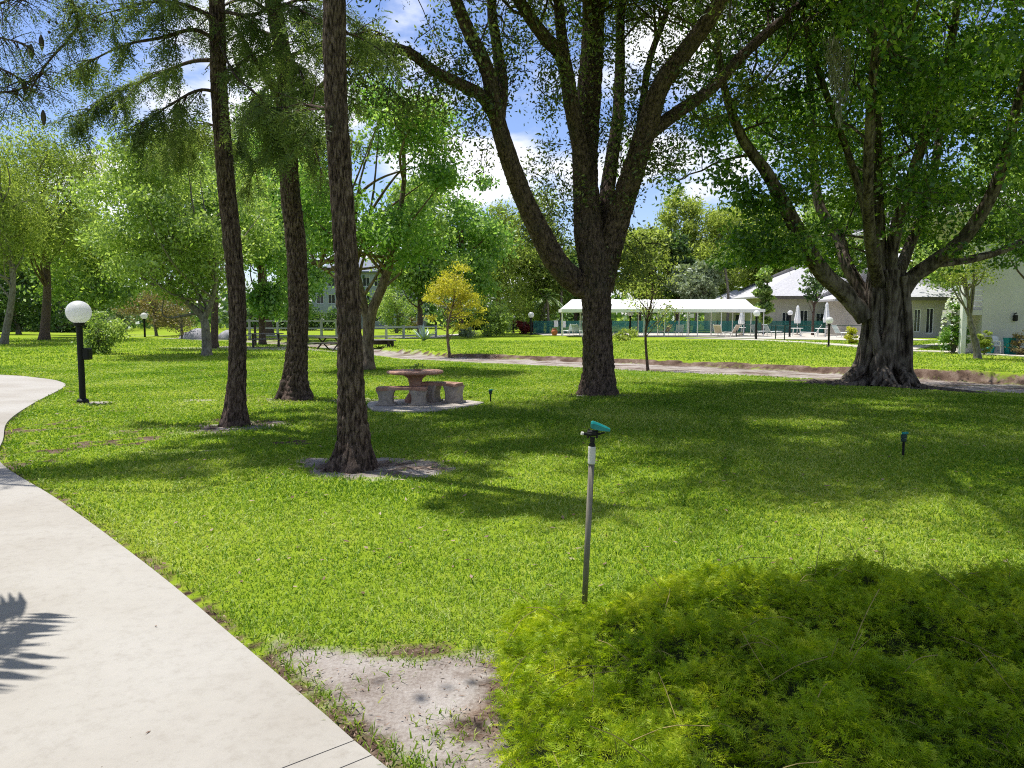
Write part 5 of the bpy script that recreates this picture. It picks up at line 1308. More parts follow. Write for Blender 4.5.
sec = [(-.012, .014, .016), (.0, .016, .022), (.03, .016, .020), (.07, .013, .014), (.095, .008, .008)]
V = []
for k, (u, hw_, hh_) in enumerate(sec):
    c = o_ + np.array([u * .97, -.2 * u, -.27 * max(0, u)]) + [0, 0, .006]
    for (a_, b_) in ((-1, -1), (1, -1), (1, .4), (.6, 1), (-.6, 1), (-1, .4)): V.append(c + [0, a_ * hw_, b_ * hh_])
i, j = np.meshgrid(np.arange(4), np.arange(6), indexing='ij'); j2 = (j + 1) % 6
Tc = [[0, 2, 1], [0, 3, 2], [0, 4, 3], [0, 5, 4]]; Te = [[24 + a_ for a_ in q] for q in ([0, 1, 2], [0, 2, 3], [0, 3, 4], [0, 4, 5])]
am_.add(V, np.stack([i * 6 + j, i * 6 + j2, (i + 1) * 6 + j2, (i + 1) * 6 + j], -1).reshape(-1, 4), Tc + Te); am_.build('deflector_arm', M['teal'], root)
# short sprinklers in the grass
def small_sprinkler(label, px, yb, hpx):
    p = G(px, yb); s = p[1] / F_PX; h = hpx * s; root = thing('pop_up_sprinkler', label, 'sprinkler', p, 'short dark sprinklers in the grass')
    mb = MB(); tube(mb, np.array([p - [0, 0, .05], p + [0, 0, h * .6]]), .014, 12); mb.build('riser_pipe', M['black'], root)
    mb = MB(); lathe(mb, [(.016, h * .58), (.030, h * .62), (.030, h * .72), (.020, h * .76)], p, 14); box(mb, p + [0, 0, h * .82], (.07, .035, h * .14), .3, .006); mb.build('sprinkler_head', M['dkgreen'], root)
    mb = MB(); box(mb, p + [.012, 0, h * .94], (.085, .022, h * .09), .3, .004); mb.build('deflector_arm', M['teal'], root)
small_sprinkler('short dark sprinkler standing alone in the shaded grass on the right', 903, 457, 26)
small_sprinkler('small dark sprinkler in the grass at the right end of the table slab', 490.5, 402, 13)

# wooden picnic tables by the creek
def wood_table(label, px, yb, wpx, rot):
    p = G(px, yb); s = p[1] / F_PX; Lg = wpx * s; h = .72
    root = thing('wooden_picnic_table', label, 'picnic table', p, 'wooden picnic tables by the railing')
    ca, sa = math.cos(rot), math.sin(rot); f = lambda u, v, z: p + [u * ca - v * sa, u * sa + v * ca, z]
    mb = MB()
    for k in range(5): box(mb, f(0, (k - 2) * .15, h), (Lg, .135, .045), rot, .006)
    mb.build('tabletop', M['wood'], root)
    for v in (-.68, .68):
        mb = MB(); box(mb, f(0, v, .43), (Lg, .24, .04), rot, .006); mb.build('bench_seat', M['wood'], root)
    for u in (-Lg * .36, Lg * .36):
        mb = MB()
        for sg in (-1, 1): tube(mb, np.array([f(u, -.55 * sg, 0), f(u, .30 * sg, h - .03)]), .05, 4)
        box(mb, f(u + .05, 0, .39), (.05, 1.5, .08), rot); mb.build('leg', M['dkwood'], root)
wood_table('grey picnic table with crossed dark legs seen between the slender and the bent cypress', 266, 347, 34, .35)
wood_table('dark picnic table partly hidden behind the thickest cypress trunk', 331, 350.5, 30, -.5)
p = G(255.5, 346); o = thing('wooden_post', 'short dark wooden post beside the grey picnic table', 'post', p); mb = MB(); tube(mb, np.array([p - [0, 0, .1], p + [0, 0, 1.15]]), [.075, .07], 10); box(mb, p + [0, 0, 1.16], (.17, .17, .03)); mb.build('post', M['dkwood'], o)
# low dark dock by the creek end
p = G(376, 347.5); o = thing('wooden_dock', 'low dark wooden dock at the creek edge right behind the tan-barked tree', 'dock', p)
mb = MB()
for k in range(9): box(mb, p + [(-1.0 + k * .25), 0, .42], (.235, 1.9, .05), .25, .006)
mb.build('deck_boards', M['wood'], o)
for (a_, b_) in ((-.95, -.7), (.85, -.7), (-.95, .8), (.85, .8)):
    mb = MB(); tube(mb, np.array([p + [a_, b_, -.3], p + [a_, b_, .4]]), .09, 8); mb.build('leg', M['dkwood'], o)
mb = MB(); box(mb, p + [0, -.72, .28], (2.1, .08, .22), .25); mb.build('beam', M['dkwood'], o)

# white railings (footbridge) in the left background
def railing(name, label, x0, x1, ytop, ybase, D0, D1, npost, mid=2, mat=None, cat='railing'):
    P0, P1 = at(x0, ybase, D0), at(x1, ybase, D1); z0 = min(P0[2], P1[2]); zt0, zt1 = at(x0, ytop, D0)[2], at(x1, ytop, D1)[2]
    P0[2] = gz1(P0[0], P0[1]); P1[2] = gz1(P1[0], P1[1])
    root = thing(name, label, cat, (P0 + P1) / 2, None); dv = P1 - P0; rz_ = math.atan2(dv[1], dv[0]); ln = math.hypot(dv[0], dv[1])
    for k in range(npost):
        f = k / (npost - 1); q = P0 + dv * f; zt = zt0 + (zt1 - zt0) * f; mb = MB(); box(mb, (q[0], q[1], (q[2] - .1 + zt + .1) / 2), (.16, .16, zt + .2 - q[2]), rz_, .01); box(mb, (q[0], q[1], zt + .125), (.21, .21, .05), rz_, .01); mb.build('post', mat, root)
    for k in range(mid + 1):
        f = 1 - k / (mid + .35); mb = MB(); c = (P0 + P1) / 2; zb = c[2]; zt = (zt0 + zt1) / 2; box(mb, (c[0], c[1], zb + (zt - zb) * f), (ln, .07, .13), rz_); mb.build('rail', mat, root)
    return root
railing('white_railing', 'long white railing running behind the picnic tables and cypress trunks', 236, 352, 321, 336, 66, 62, 9, 2, M['offwhite'])
railing('white_railing', 'lower white railing right of the tan-barked tree trunk, by the rounded shrub', 368, 436, 327, 335, 60, 66, 5, 1, M['offwhite'])
# boulders and a low wall at left
for k, (px, yb, r_, lb) in enumerate(((197, 340, 1.25, 'large bluish grey boulder beside the pale tree trunk'), (187, 339, .8, 'smaller grey boulder behind the bare stemmed shrub'), (229, 340, .9, 'pale boulder left of the slender cypress trunk'))):
    p = G(px, yb); rng = rngof(500 + k); a = np.linspace(0, 2 * np.pi, 28, endpoint=False); e = np.linspace(0, np.pi / 2, 12); A, E = np.meshgrid(a, e)
    rr_ = r_ * (1 + .35 * (fbm(np.cos(A) * 1.3 + 5 + E, np.sin(A) * 1.3 + E * .7 + k, 60) - .5)); V = np.stack([rr_ * np.cos(A) * np.cos(E), rr_ * np.sin(A) * np.cos(E) * .8, rr_ * np.sin(E) * .85 - .1], -1).reshape(-1, 3) + p
    i, j = np.meshgrid(np.arange(11), np.arange(28), indexing='ij'); j2 = (j + 1) % 28
    mb = MB().add(V, np.stack([i * 28 + j, i * 28 + j2, (i + 1) * 28 + j2, (i + 1) * 28 + j], -1).reshape(-1, 4)); o = mb.build('boulder', M['rock'], smooth=True); o['label'] = lb; o['category'] = 'boulder'; o['group'] = 'boulders'

def X_(px, D): return at(px, 320, D)[0]
def Z_(py, D): return at(512, py, D)[2]
# ------------------------------------------------------------------ buildings
def wall_panel(mb, x0, x1, y, z0, z1, holes, th=0.25):
    """front wall with real openings, in the plane y (thickness th behind it)"""
    xs = sorted({x0, x1, *[h[0] for h in holes], *[h[1] for h in holes]}); zs = sorted({z0, z1, *[h[2] for h in holes], *[h[3] for h in holes]})
    for a_, b_ in zip(xs[:-1], xs[1:]):
        col_ = []
        for c_, d_ in zip(zs[:-1], zs[1:]):
            mx_, mz_ = (a_ + b_) / 2, (c_ + d_) / 2
            if not any(h[0] < mx_ < h[1] and h[2] < mz_ < h[3] for h in holes): col_.append((c_, d_))
        # merge vertical runs
        run = []
        for c_, d_ in col_:
            if run and abs(run[-1][1] - c_) < 1e-6: run[-1] = (run[-1][0], d_)
            else: run.append((c_, d_))
        for c_, d_ in run: box(mb, ((a_ + b_) / 2, y + th / 2, (c_ + d_) / 2), (b_ - a_, th, d_ - c_))
def window(parent, x0, x1, z0, z1, y, door=False, bars=1):
    fm, pn = MB(), MB(); t = .07
    for (c, s_) in ((((x0 + x1) / 2, z1 - t / 2), (x1 - x0, t)), (((x0 + x1) / 2, z0 + t / 2), (x1 - x0, t)), ((x0 + t / 2, (z0 + z1) / 2), (t, z1 - z0 - 2 * t)), ((x1 - t / 2, (z0 + z1) / 2), (t, z1 - z0 - 2 * t))):
        box(fm, (c[0], y + .10, c[1]), (s_[0], .08, s_[1]))
    for k in range(bars):
        box(fm, (x0 + (x1 - x0) * (k + 1) / (bars + 1), y + .10, (z0 + z1) / 2), (.05, .07, z1 - z0 - 2 * t))
    f = fm.build('door' if door else 'window', M['white'], parent); box(pn, ((x0 + x1) / 2, y + .125, (z0 + z1) / 2), (x1 - x0 - .02, .02, z1 - z0 - .02))
    pn.v = [v + 0 for v in pn.v]; g = pn.build('pane', M['glass'], None); g.parent = f
    pl_ = np.array(parent.location)
    co = np.empty(len(g.data.vertices) * 3, np.float32); g.data.vertices.foreach_get('co', co); g.data.vertices.foreach_set('co', (co.reshape(-1, 3) - pl_).astype(np.float32).ravel())
def hip_roof(mb, x0, x1, y0, y1, ze, zr, ov=.6, th=.18, hipl=True, hipr=True):
    x0, x1, y0, y1 = x0 - ov, x1 + ov, y0 - ov, y1 + ov; ym = (y0 + y1) / 2; hd_ = (y1 - y0) / 2
    a_, b_ = (x0 + hd_ if hipl else x0), (x1 - hd_ if hipr else x1)
    V = [(x0, y0, ze), (x1, y0, ze), (x1, y1, ze), (x0, y1, ze), (a_, ym, zr), (b_, ym, zr)]; V += [(p[0], p[1], p[2] - th) for p in V[:4]]
    mb.add(V, [[0, 1, 5, 4], [2, 3, 4, 5], [0, 6, 7, 1], [1, 7, 8, 2], [2, 8, 9, 3], [3, 9, 6, 0], [9, 8, 7, 6]], [[1, 2, 5], [3, 0, 4]])
# pool house
D = 86.0; ph = thing('pool_house', 'beige pool house with a broad white hip roof behind the folded umbrellas', 'building', (X_(825, D), D, ZF))
x0, x1 = X_(764, D), X_(880, D); ze = Z_(296.5, D); zr = Z_(265, D + 7)
mb = MB(); holes = [(X_(a_, D), X_(b_, D), Z_(c_, D), Z_(d_, D)) for (a_, b_, d_, c_) in ((800, 808, 310, 334), (816, 824.5, 313, 326), (782, 790, 312, 326))]
wall_panel(mb, x0, x1, D, ZF - .2, ze - .05, holes)
box(mb, (x0 + .12, D + 7, (ze + ZF) / 2 - .03), (.24, 13.4, ze - ZF)); box(mb, (x1 - .12, D + 7, (ze + ZF) / 2 - .03), (.24, 13.4, ze - ZF)); box(mb, ((x0 + x1) / 2, D + 13.8, (ze + ZF) / 2 - .03), (x1 - x0, .2, ze - ZF)); mb.build('wall', M['wall_beige'], ph)
for k, h in enumerate(holes): window(ph, *h, D, door=(k == 0))
mb = MB(); hip_roof(mb, x0, x1, D, D + 14, ze, zr, 1.2); mb.build('roof', M['roof_white'], ph)
mb = MB(); box(mb, ((x0 + x1) / 2, D - 1.23, ze - .14), (x1 - x0 + 2.4, .06, .36)); mb.build('fascia', M['fascia'], ph)
# right wing, nearer, with its own hip roof
D = 66.0; rw = thing('clubhouse_wing', 'grey wing with a white roof and dark glass doors right of the banyan trunk', 'building', (X_(915, D), D, ZF))
x0, x1 = X_(872, D), X_(949, D); ze = Z_(297.5, D); zr = Z_(268, D + 5)
holes = [(X_(a_, D), X_(b_, D), Z_(c_, D), Z_(d_, D)) for (a_, b_, d_, c_) in ((914, 921, 309, 332), (926, 934, 308, 333.5), (890, 900, 309, 326))]
mb = MB(); wall_panel(mb, x0, x1, D, ZF - .2, ze - .05, holes); box(mb, (x1 - .12, D + 5, (ze + ZF) / 2 - .03), (.24, 9.4, ze - ZF)); box(mb, (x0 + .12, D + 5, (ze + ZF) / 2 - .03), (.24, 9.4, ze - ZF)); mb.build('wall', M['wall_beige'], rw)
for k, h in enumerate(holes): window(rw, *h, D, door=(k < 2))
mb = MB(); hip_roof(mb, x0, x1, D, D + 10, ze, zr, .9); mb.build('roof', M['roof_white'], rw)
mb = MB(); box(mb, ((x0 + x1) / 2, D - .93, ze - .12), (x1 - x0 + 1.8, .06, .30)); mb.build('fascia', M['fascia'], rw)
mb = MB(); box(mb, (X_(946.5, D), D - .5, (ze + ZF) / 2 - .06), (.3, .3, ze - ZF - .12)); mb.build('column', M['white'], rw)
# small shed roof behind the canopy
D = 94.0; sh = thing('storage_shed', 'low grey roofed shed just behind the right half of the pool canopy', 'building', (X_(740, D), D, ZF))
x0, x1 = X_(716, D), X_(768, D); ze = Z_(302, D); mb = MB(); wall_panel(mb, x0, x1, D, ZF - .2, ze - .05, [(X_(735, D), X_(745, D), ZF + .02, ZF + 2.1)]); box(mb, (x0 + .1, D + 3, ze / 2), (.2, 5.5, ze)); box(mb, (x1 - .1, D + 3, ze / 2), (.2, 5.5, ze)); mb.build('wall', M['wall_beige'], sh)
window(sh, X_(735, D), X_(745, D), ZF + .02, ZF + 2.1, D, door=True)
mb = MB(); hip_roof(mb, x0, x1, D, D + 6, ze, Z_(290, D + 3), .6); mb.build('roof', M['roof_white'], sh)
# apartment at the right edge
D = 36.6; ap = thing('apartment_block', 'pale stucco apartment block with a balcony and white column at the right edge', 'building', (X_(1000, D), D, 0))
xa, xb, xc = X_(962, D), X_(982, D), X_(1130, D); zb = Z_(310, D); zt = 6.6; g0 = -.35
mb = MB(); holes = [(X_(1046, D), X_(1066, D), Z_(335, D), Z_(312, D)), (X_(1046, D), X_(1066, D), zb + 1.0, zb + 2.4)]
wall_panel(mb, xb, xc, D, g0, zt, holes, .3)
Yr = D + 1.7     # recessed bay
bh = [(X_(967, Yr), X_(981, Yr), Z_(330, Yr), Z_(309, Yr)), (X_(966, Yr), X_(981, Yr), zb + .12, zb + 2.2)]
wall_panel(mb, X_(960.5, Yr), xb + .6, Yr, g0, zt, bh, .25); box(mb, (xb + .15, (D + .3 + Yr) / 2, (zt + g0) / 2), (.3, Yr - D - .3, zt - g0)); mb.build('wall', M['wall_grey'], ap)
for h in holes: window(ap, *h, D)
window(ap, *bh[0], Yr); window(ap, *bh[1], Yr, door=True)
mb = MB(); box(mb, ((xa + xb) / 2, D + .85, zb - .12), (xb - xa - .004, 1.69, .24)); mb.build('balcony_slab', M['wall_grey'], ap)
mb = MB(); box(mb, (xa + .09, D + .05, (g0 + zt) / 2), (.22, .22, zt - g0)); mb.build('column', M['white'], ap)
mb = MB(); z1_ = Z_(284.5, D)
for k in range(5): tube(mb, np.array([(xa + .2, D + .06, zb + .18 + (z1_ - zb - .18) * k / 4), (xb, D + .06, zb + .18 + (z1_ - zb - .18) * k / 4)]), .025, 6)
mb.build('balcony_railing', M['white'], ap)
mb = MB(); hip_roof(mb, xa, xc, D, D + 12, zt + .05, zt + 2.2, .6); mb.build('roof', M['roof_white'], ap)
mb = MB(); box(mb, (X_(1014, D), D - .10, Z_(318, D)), (.16, .18, .30), 0, .03); tube(mb, np.array([(X_(1014, D), D, Z_(314, D)), (X_(1014, D), D - .16, Z_(313, D))]), .03, 8); mb.build('wall_lantern', M['black'], ap)
# patio chair, teal planter, green bin
p = np.array([X_(1001, 36.0), 36.0, gz1(X_(1001, 36.0), 36.0)]); ch = thing('patio_chair', 'white plastic armchair against the apartment wall', 'chair', p); s = .92
def plastic_chair(root, p, mat, s=1.0, rz_=0.0):
    ca, sa = math.cos(rz_), math.sin(rz_); f = lambda x, y, z: np.array(p) + np.array([(x * ca - y * sa) * s, (x * sa + y * ca) * s, z * s])
    mb = MB(); box(mb, f(0, 0, .43), (.48 * s, .46 * s, .04), rz_, .012); mb.build('seat', mat, root)
    mb = MB(); n = 7; u = np.linspace(-.22, .22, n); V = []
    for th_ in (0, .02):
        for z_, yo in ((.45, .22), (.62, .25), (.80, .28), (.88, .295)):
            for x_ in u: V.append(f(x_, yo + th_ - .10 * (x_ / .22) ** 2 * .5, z_ - (.05 * (x_ / .22) ** 2 if z_ > .85 else 0)))
    q = [[l_ * 28 + r_ * n + c_ for (r_, c_) in ((a_, b_), (a_, b_ + 1), (a_ + 1, b_ + 1), (a_ + 1, b_))] for l_ in (0, 1) for a_ in range(3) for b_ in range(n - 1)]
    mb.add(V, q); mb.build('backrest', mat, root)
    for sx in (-1, 1):
        mb = MB(); tube(mb, spline([f(sx * .25, -.2, .42), f(sx * .27, -.2, .63), f(sx * .27, .0, .65), f(sx * .24, .24, .62)], 14), .022 * s, 6); mb.build('armrest', mat, root)
        for sy in (-1, 1):
            mb = MB(); tube(mb, np.array([f(sx * .21, sy * .2, .42), f(sx * .25, sy * .25, 0)]), [.026 * s, .02 * s], 6); mb.build('leg', mat, root)
plastic_chair(ch, p, M['white'], 1.0, .4)
p = np.array([X_(990, 36.1), 36.1, gz1(X_(990, 36.1), 36.1)]); o = thing('planter', 'round teal planter left of the white plastic armchair', 'planter', p); mb = MB(); lathe(mb, [(0, .0), (.20, 0), (.26, .30), (.30, .33), (.28, .36), (.24, .34), (0, .30)], p, 24); mb.build('pot', M['teal'], o)
rng = rngof(95); mb = MB(); leaves(mb, p + [0, 0, .45] + rng.normal(size=(90, 3)) * [.13, .13, .07], .13, rng, .4, .4); mb.build('leaves', M['l_pale'], o)
p = np.array([X_(1012.5, 35.6), 35.6, gz1(X_(1012.5, 35.6), 35.6)]); o = thing('recycling_bin', 'green recycling bin with pale stripes beside the white plastic armchair', 'bin', p)
mb = MB(); sz = .40
V = [(sx * w_, sy * w_ * .9, z_) for (w_, z_) in ((.19, 0), (.235, .70), (.25, .71), (.25, .76)) for (sx, sy) in ((-1, -1), (1, -1), (1, 1), (-1, 1))]
i, j = np.meshgrid(np.arange(3), np.arange(4), indexing='ij'); j2 = (j + 1) % 4; mb.add(np.array(V) + p, np.vstack([np.stack([i * 4 + j, i * 4 + j2, (i + 1) * 4 + j2, (i + 1) * 4 + j], -1).reshape(-1, 4), [[12, 13, 14, 15]]])); mb.build('body', M['teal'], o)
mb = MB()
for z_ in (.24, .48): box(mb, p + [0, -.19 - .02 * z_, z_], (.30, .03, .05))
mb.build('stripe', M['sling'], o)
mb = MB(); box(mb, p + [0, 0, .78], (.52, .48, .045), 0, .02); mb.build('lid', M['teal'], o)
# far apartment seen between the trunks
D = 112.0; fa = thing('far_apartment', 'pale three storey apartment building far off behind the white railing', 'building', (X_(350, D), D, 0))
x0, x1 = X_(312, D), X_(420, D); zt = Z_(272, D); hs = []
for k in range(9):
    for z_ in (.9, 3.5, 6.0):
        if z_ + 1.4 < zt - .2: hs.append((x0 + .7 + k * 1.68, x0 + 1.75 + k * 1.68, z_, z_ + 1.35))
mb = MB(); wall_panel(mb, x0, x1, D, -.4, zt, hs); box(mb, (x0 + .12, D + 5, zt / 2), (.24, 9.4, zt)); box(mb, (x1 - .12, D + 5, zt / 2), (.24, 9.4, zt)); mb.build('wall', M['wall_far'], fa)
for h in hs: window(fa, *h, D)
mb = MB(); hip_roof(mb, x0, x1, D, D + 10, zt + .1, zt + 2.4, .6); mb.build('roof', M['roof_dark'], fa)
# pergola / carport posts behind the shrubs left of the pool
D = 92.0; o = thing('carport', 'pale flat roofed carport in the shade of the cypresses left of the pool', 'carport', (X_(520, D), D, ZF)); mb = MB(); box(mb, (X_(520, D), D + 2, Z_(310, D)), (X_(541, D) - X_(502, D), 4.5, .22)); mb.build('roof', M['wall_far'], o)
for px in (509.5, 524.5, 536.5):
    mb = MB(); box(mb, (X_(px, D), D + .2, (Z_(310, D) - .11 + ZF) / 2), (.24, .24, Z_(310, D) - .11 - ZF)); mb.build('post', M['wall_far'], o)

# ------------------------------------------------------------------ pool area
D = 69.5; x0, x1 = X_(560, D), X_(757, D); y0, y1 = D - 2.2, D + 2.2; ze, zr = Z_(309, D - 2.2), Z_(299.5, D)
can = thing('pool_canopy', 'long white canvas canopy on slim posts along the pool', 'canopy', ((x0 + x1) / 2, D, DZ))
mb = MB(); hd_ = 1.05; xs = np.r_[x0, np.linspace(x0 + hd_, x1 - hd_, 13), x1]; nseg = len(xs) - 1
prof = [(y0, ze - .28), (y0 - .02, ze), ((y0 + D) / 2, (ze + zr) / 2 - .05), (D, zr), ((y1 + D) / 2, (ze + zr) / 2 - .05), (y1 + .02, ze), (y1, ze - .28)]
V = []
for k, x in enumerate(xs):
    for (yy_, zz_) in prof:
        t_ = min(1.0, min(x - x0, x1 - x) / hd_); z_ = zz_ if zz_ <= ze + .001 else ze + (zz_ - ze) * t_
        V.append((x, yy_, z_ - (.03 * math.sin(k * 2.1) if zz_ < ze else 0)))
i, j = np.meshgrid(np.arange(nseg), np.arange(6), indexing='ij'); mb.add(V, np.stack([i * 7 + j, (i + 1) * 7 + j, (i + 1) * 7 + j + 1, i * 7 + j + 1], -1).reshape(-1, 4))
for b_ in (0, nseg * 7): mb.add([V[b_], V[b_ + 1], V[b_ + 5], V[b_ + 6]], [[0, 1, 2, 3]]);
mb.build('canvas_roof', M['canvas'], can)
for px in (561, 580, 606, 640, 660, 682, 692, 715, 737, 756):
    for yy_ in (y0 + .1, y1 - .1):
        mb = MB(); x = X_(px, D) + (.0 if yy_ < D else .2); tube(mb, np.array([(x, yy_, DZ - .02), (x, yy_, ze - .02)]), .042, 8); mb.build('post', M['white'], can)
# teal wind-screen fence behind the deck, low front fence
def fence(name, label, pts, h, mat_p, screen, gap):
    P = np.array(pts, float); root = thing(name, label, 'fence', (P[:, 0].mean(), P[:, 1].mean(), DZ))
    for a_, b_ in zip(P[:-1], P[1:]):
        ln = np.linalg.norm(b_ - a_); n = max(1, int(ln / gap)); rz_ = math.atan2(*(b_ - a_)[::-1])
        for k in range(n + (1 if b_ is P[-1] else 0)):
            q = a_ + (b_ - a_) * k / n; mb = MB(); tube(mb, np.array([(q[0], q[1], DZ - .15), (q[0], q[1], DZ + h + .04)]), .045, 8); mb.build('post', mat_p, root)
        c = (a_ + b_) / 2
        if screen: mb = MB(); box(mb, (c[0], c[1], DZ + h / 2), (ln, .02, h - .06), rz_); mb.build('screen_panel', M['screen'], root)
        else:
            mb = MB()
            for z_ in (h, h * .12, h * .4, h * .7): tube(mb, np.array([(a_[0], a_[1], DZ + z_), (b_[0], b_[1], DZ + z_)]), .03 if z_ == h else .008, 6)
            mb.build('rail', mat_p, root)
fence('screened_fence', 'green fence with teal windscreen along the back of the pool', [(X_(533, 79), 79), (X_(690, 79), 79), (X_(772, 80), 80), (X_(850, 80), 80)], Z_(320.5, 79) - DZ, M['dkgreen'], True, 2.6)
fence('low_fence', 'low dark wire fence along the grass side of the pool deck', [(X_(737, 66.5), 66.5), (X_(776, 60.5), 60.5), (X_(785, 58.5), 58.5), (X_(866, 57.6), 57.6)], 1.05, M['dkgreen'], False, 3.0)
# closed umbrellas
def umbrella(label, px, D, yt):
    x = X_(px, D); root = thing('folded_umbrella', label, 'umbrella', (x, D, DZ), 'folded white umbrellas by the pool'); h = Z_(yt, D) - DZ
    mb = MB(); tube(mb, np.array([(x, D, DZ), (x, D, DZ + h)]), .03, 8); mb.build('pole', M['white'], root)
    mb = MB(); a = np.linspace(0, 2 * np.pi, 16, endpoint=False); V = []
    for (r_, z_) in ((.03, h + .02), (.10, h - .15), (.16, h * .72), (.24, h * .5), (.21, h * .40), (.05, h * .41)):
        for k, q in enumerate(a): rr_ = r_ * (1 + (.28 if k % 2 else -.12)); V.append((x + rr_ * math.cos(q), D + rr_ * math.sin(q), DZ + z_))
    i, j = np.meshgrid(np.arange(5), np.arange(16), indexing='ij'); j2 = (j + 1) % 16; mb.add(V, np.stack([i * 16 + j, i * 16 + j2, (i + 1) * 16 + j2, (i + 1) * 16 + j], -1).reshape(-1, 4)); mb.build('folded_canopy', M['canvas'], root)
    mb = MB(); lathe(mb, [(0, .0), (.26, 0), (.26, .08), (.06, .12), (.05, .25)], (x, D, DZ), 16); mb.build('base', M['stone'], root)
umbrella('folded white umbrella under the right end of the canopy', 741.5, 73, 310); umbrella('folded white umbrella in the middle of the pool deck, right of the canopy', 797.5, 72, 305.5); umbrella('folded white umbrella standing farthest right, above the globe lamp near the banyan', 826.5, 70, 302.5)
# lounge chairs
def lounger(root, mat, seat_l=1.25):
    for (nm, a_, b_) in (('seat', (-.35, .36), (seat_l - .35, .40)), ('backrest', (-.37, .37), (-.78, 1.02))):
        mb = MB(); V = []; n = 9; d = np.array([b_[0] - a_[0], b_[1] - a_[1]]); nr_ = np.array([-d[1], d[0]]) / np.linalg.norm(d) * .018
        for k in range(n):   # straps with gaps
            f0, f1 = k / n, (k + .82) / n; q0, q1 = np.array(a_) + d * f0, np.array(a_) + d * f1; m_ = len(V)
            for w_ in (-.29, .29):
                for (q, o_) in ((q0, 1), (q1, 1), (q1, -1), (q0, -1)): V.append((q[0] + nr_[0] * o_, w_, q[1] + nr_[1] * o_))
        Q = []
        for k in range(n):
            m_ = k * 8; Q += [[m_, m_ + 1, m_ + 5, m_ + 4], [m_ + 2, m_ + 3, m_ + 7, m_ + 6], [m_ + 1, m_ + 2, m_ + 6, m_ + 5], [m_ + 3, m_, m_ + 4, m_ + 7], [m_ + 3, m_ + 2, m_ + 1, m_], [m_ + 4, m_ + 5, m_ + 6, m_ + 7]]
        mb.add(V, Q); mb.build(nm, mat, root)
    mb = MB()
    for w_ in (-.31, .31): tube(mb, np.array([(-.80, w_, 1.04), (-.37, w_, .37), (seat_l - .33, w_, .40)]), .025, 6)
    mb.build('frame', M['white'], root)
    for u in (-.3, seat_l - .5):
        for w_ in (-.31, .31): mb = MB(); tube(mb, np.array([(u, w_, .38), (u + .06, w_, 0)]), .022, 6); mb.build('leg', M['white'], root)
CH = [(570, 73, 'sling', 1.9, 'pale lounge chair left of the oak trunk at the screened fence'), (577, 72, 'sling', 1.2, 'pale lounge chair touching the oak trunk edge, right of the orange urn'), (679, 69, 'sling', 1.5, 'pale lounge chair in the middle of the canopy shade'), (664, 70.5, 'tan', 2.2, 'tan chair just right of the sapling under the canopy'), (720, 66.2, 'tan', 1.0, 'tan chair at the front under the canopy, left of its twin'), (731, 66.8, 'tan', 2.2, 'tan chair at the front under the canopy beside the post'),
      (715, 71.5, 'sling', 1.3, 'pale chair behind the tan chairs'), (759, 71, 'sling', .4, 'pale blue lounge chair just right of the canopy end lamp'), (772, 70, 'sling', .35, 'pale blue lounge chair with a raised back before the fence bend'), (812, 66, 'sling', 2.75, 'pale blue lounge chair between the two white pool tables'), (842, 65, 'sling', .3, 'pale blue lounge chair nearest the yellow green shrub')]
for (px, D, mt, rz_, lb) in CH:
    r_ = thing('lounge_chair', lb, 'lounge chair', (0, 0, 0), 'chairs on the pool deck'); lounger(r_, M[mt], 1.25 if mt == 'sling' else .75); r_.location = (float(X_(px, D)), D, DZ); r_.rotation_euler = (0, 0, rz_)
def pool_table(label, px, D):
    x = X_(px, D); root = thing('pool_table', label, 'table', (x, D, DZ), 'white tables on the pool deck')
    mb = MB(); lathe(mb, [(0, .73), (.52, .73), (.54, .71), (.52, .69), (0, .69)], (x, D, DZ), 24); mb.build('tabletop', M['white'], root)
    for k in range(4): a = k * math.pi / 2 + .5; mb = MB(); tube(mb, np.array([(x + .38 * math.cos(a), D + .38 * math.sin(a), DZ + .69), (x + .46 * math.cos(a), D + .46 * math.sin(a), DZ)]), .03, 6); mb.build('leg', M['white'], root)
pool_table('white round table under the folded umbrella by the canopy end', 740, 72.2); pool_table('white round table left of the fence bend lamp', 797, 68); pool_table('white round table beside the globe lamp near the banyan', 822, 67)
p = np.array([X_(554.5, 71), 71.0, DZ]); o = thing('clay_urn', 'small orange clay urn on the pool deck by the screened fence', 'urn', p)
mb = MB(); lathe(mb, [(0, 0), (.20, 0), (.26, .20), (.30, .38), (.20, .52), (.15, .58), (.20, .64), (.16, .64)], p, 20); mb.build('body', M['terra_pot'], o, smooth=True); mb = MB(); lathe(mb, [(.155, .635), (.12, .60), (0, .60)], p, 20); mb.build('soil', M['dkwood'], o)
for (px, yt, yb, hw_, lb) in ((556, 320.5, 327, 2.0, 'white notice board on the screened fence above the orange urn'), (564, 321, 327.5, 1.8, 'white notice board on the screened fence next to the canopy corner')):
    Ds = 78.85; x = X_(px, Ds); o = thing('notice_board', lb, 'sign', (x, Ds, Z_(yb, Ds)), 'notice boards on the pool fence'); mb = MB(); box(mb, (x, Ds, (Z_(yt, Ds) + Z_(yb, Ds)) / 2), (hw_ * 2 * Ds / F_PX, .04, Z_(yt, Ds) - Z_(yb, Ds)), 0, .01); mb.build('panel', M['white'], o)
    mb = MB(); box(mb, (x, Ds + .045, (Z_(yt, Ds) + Z_(yb, Ds)) / 2), (.08, .05, .5)); mb.build('bracket', M['dkgreen'], o)
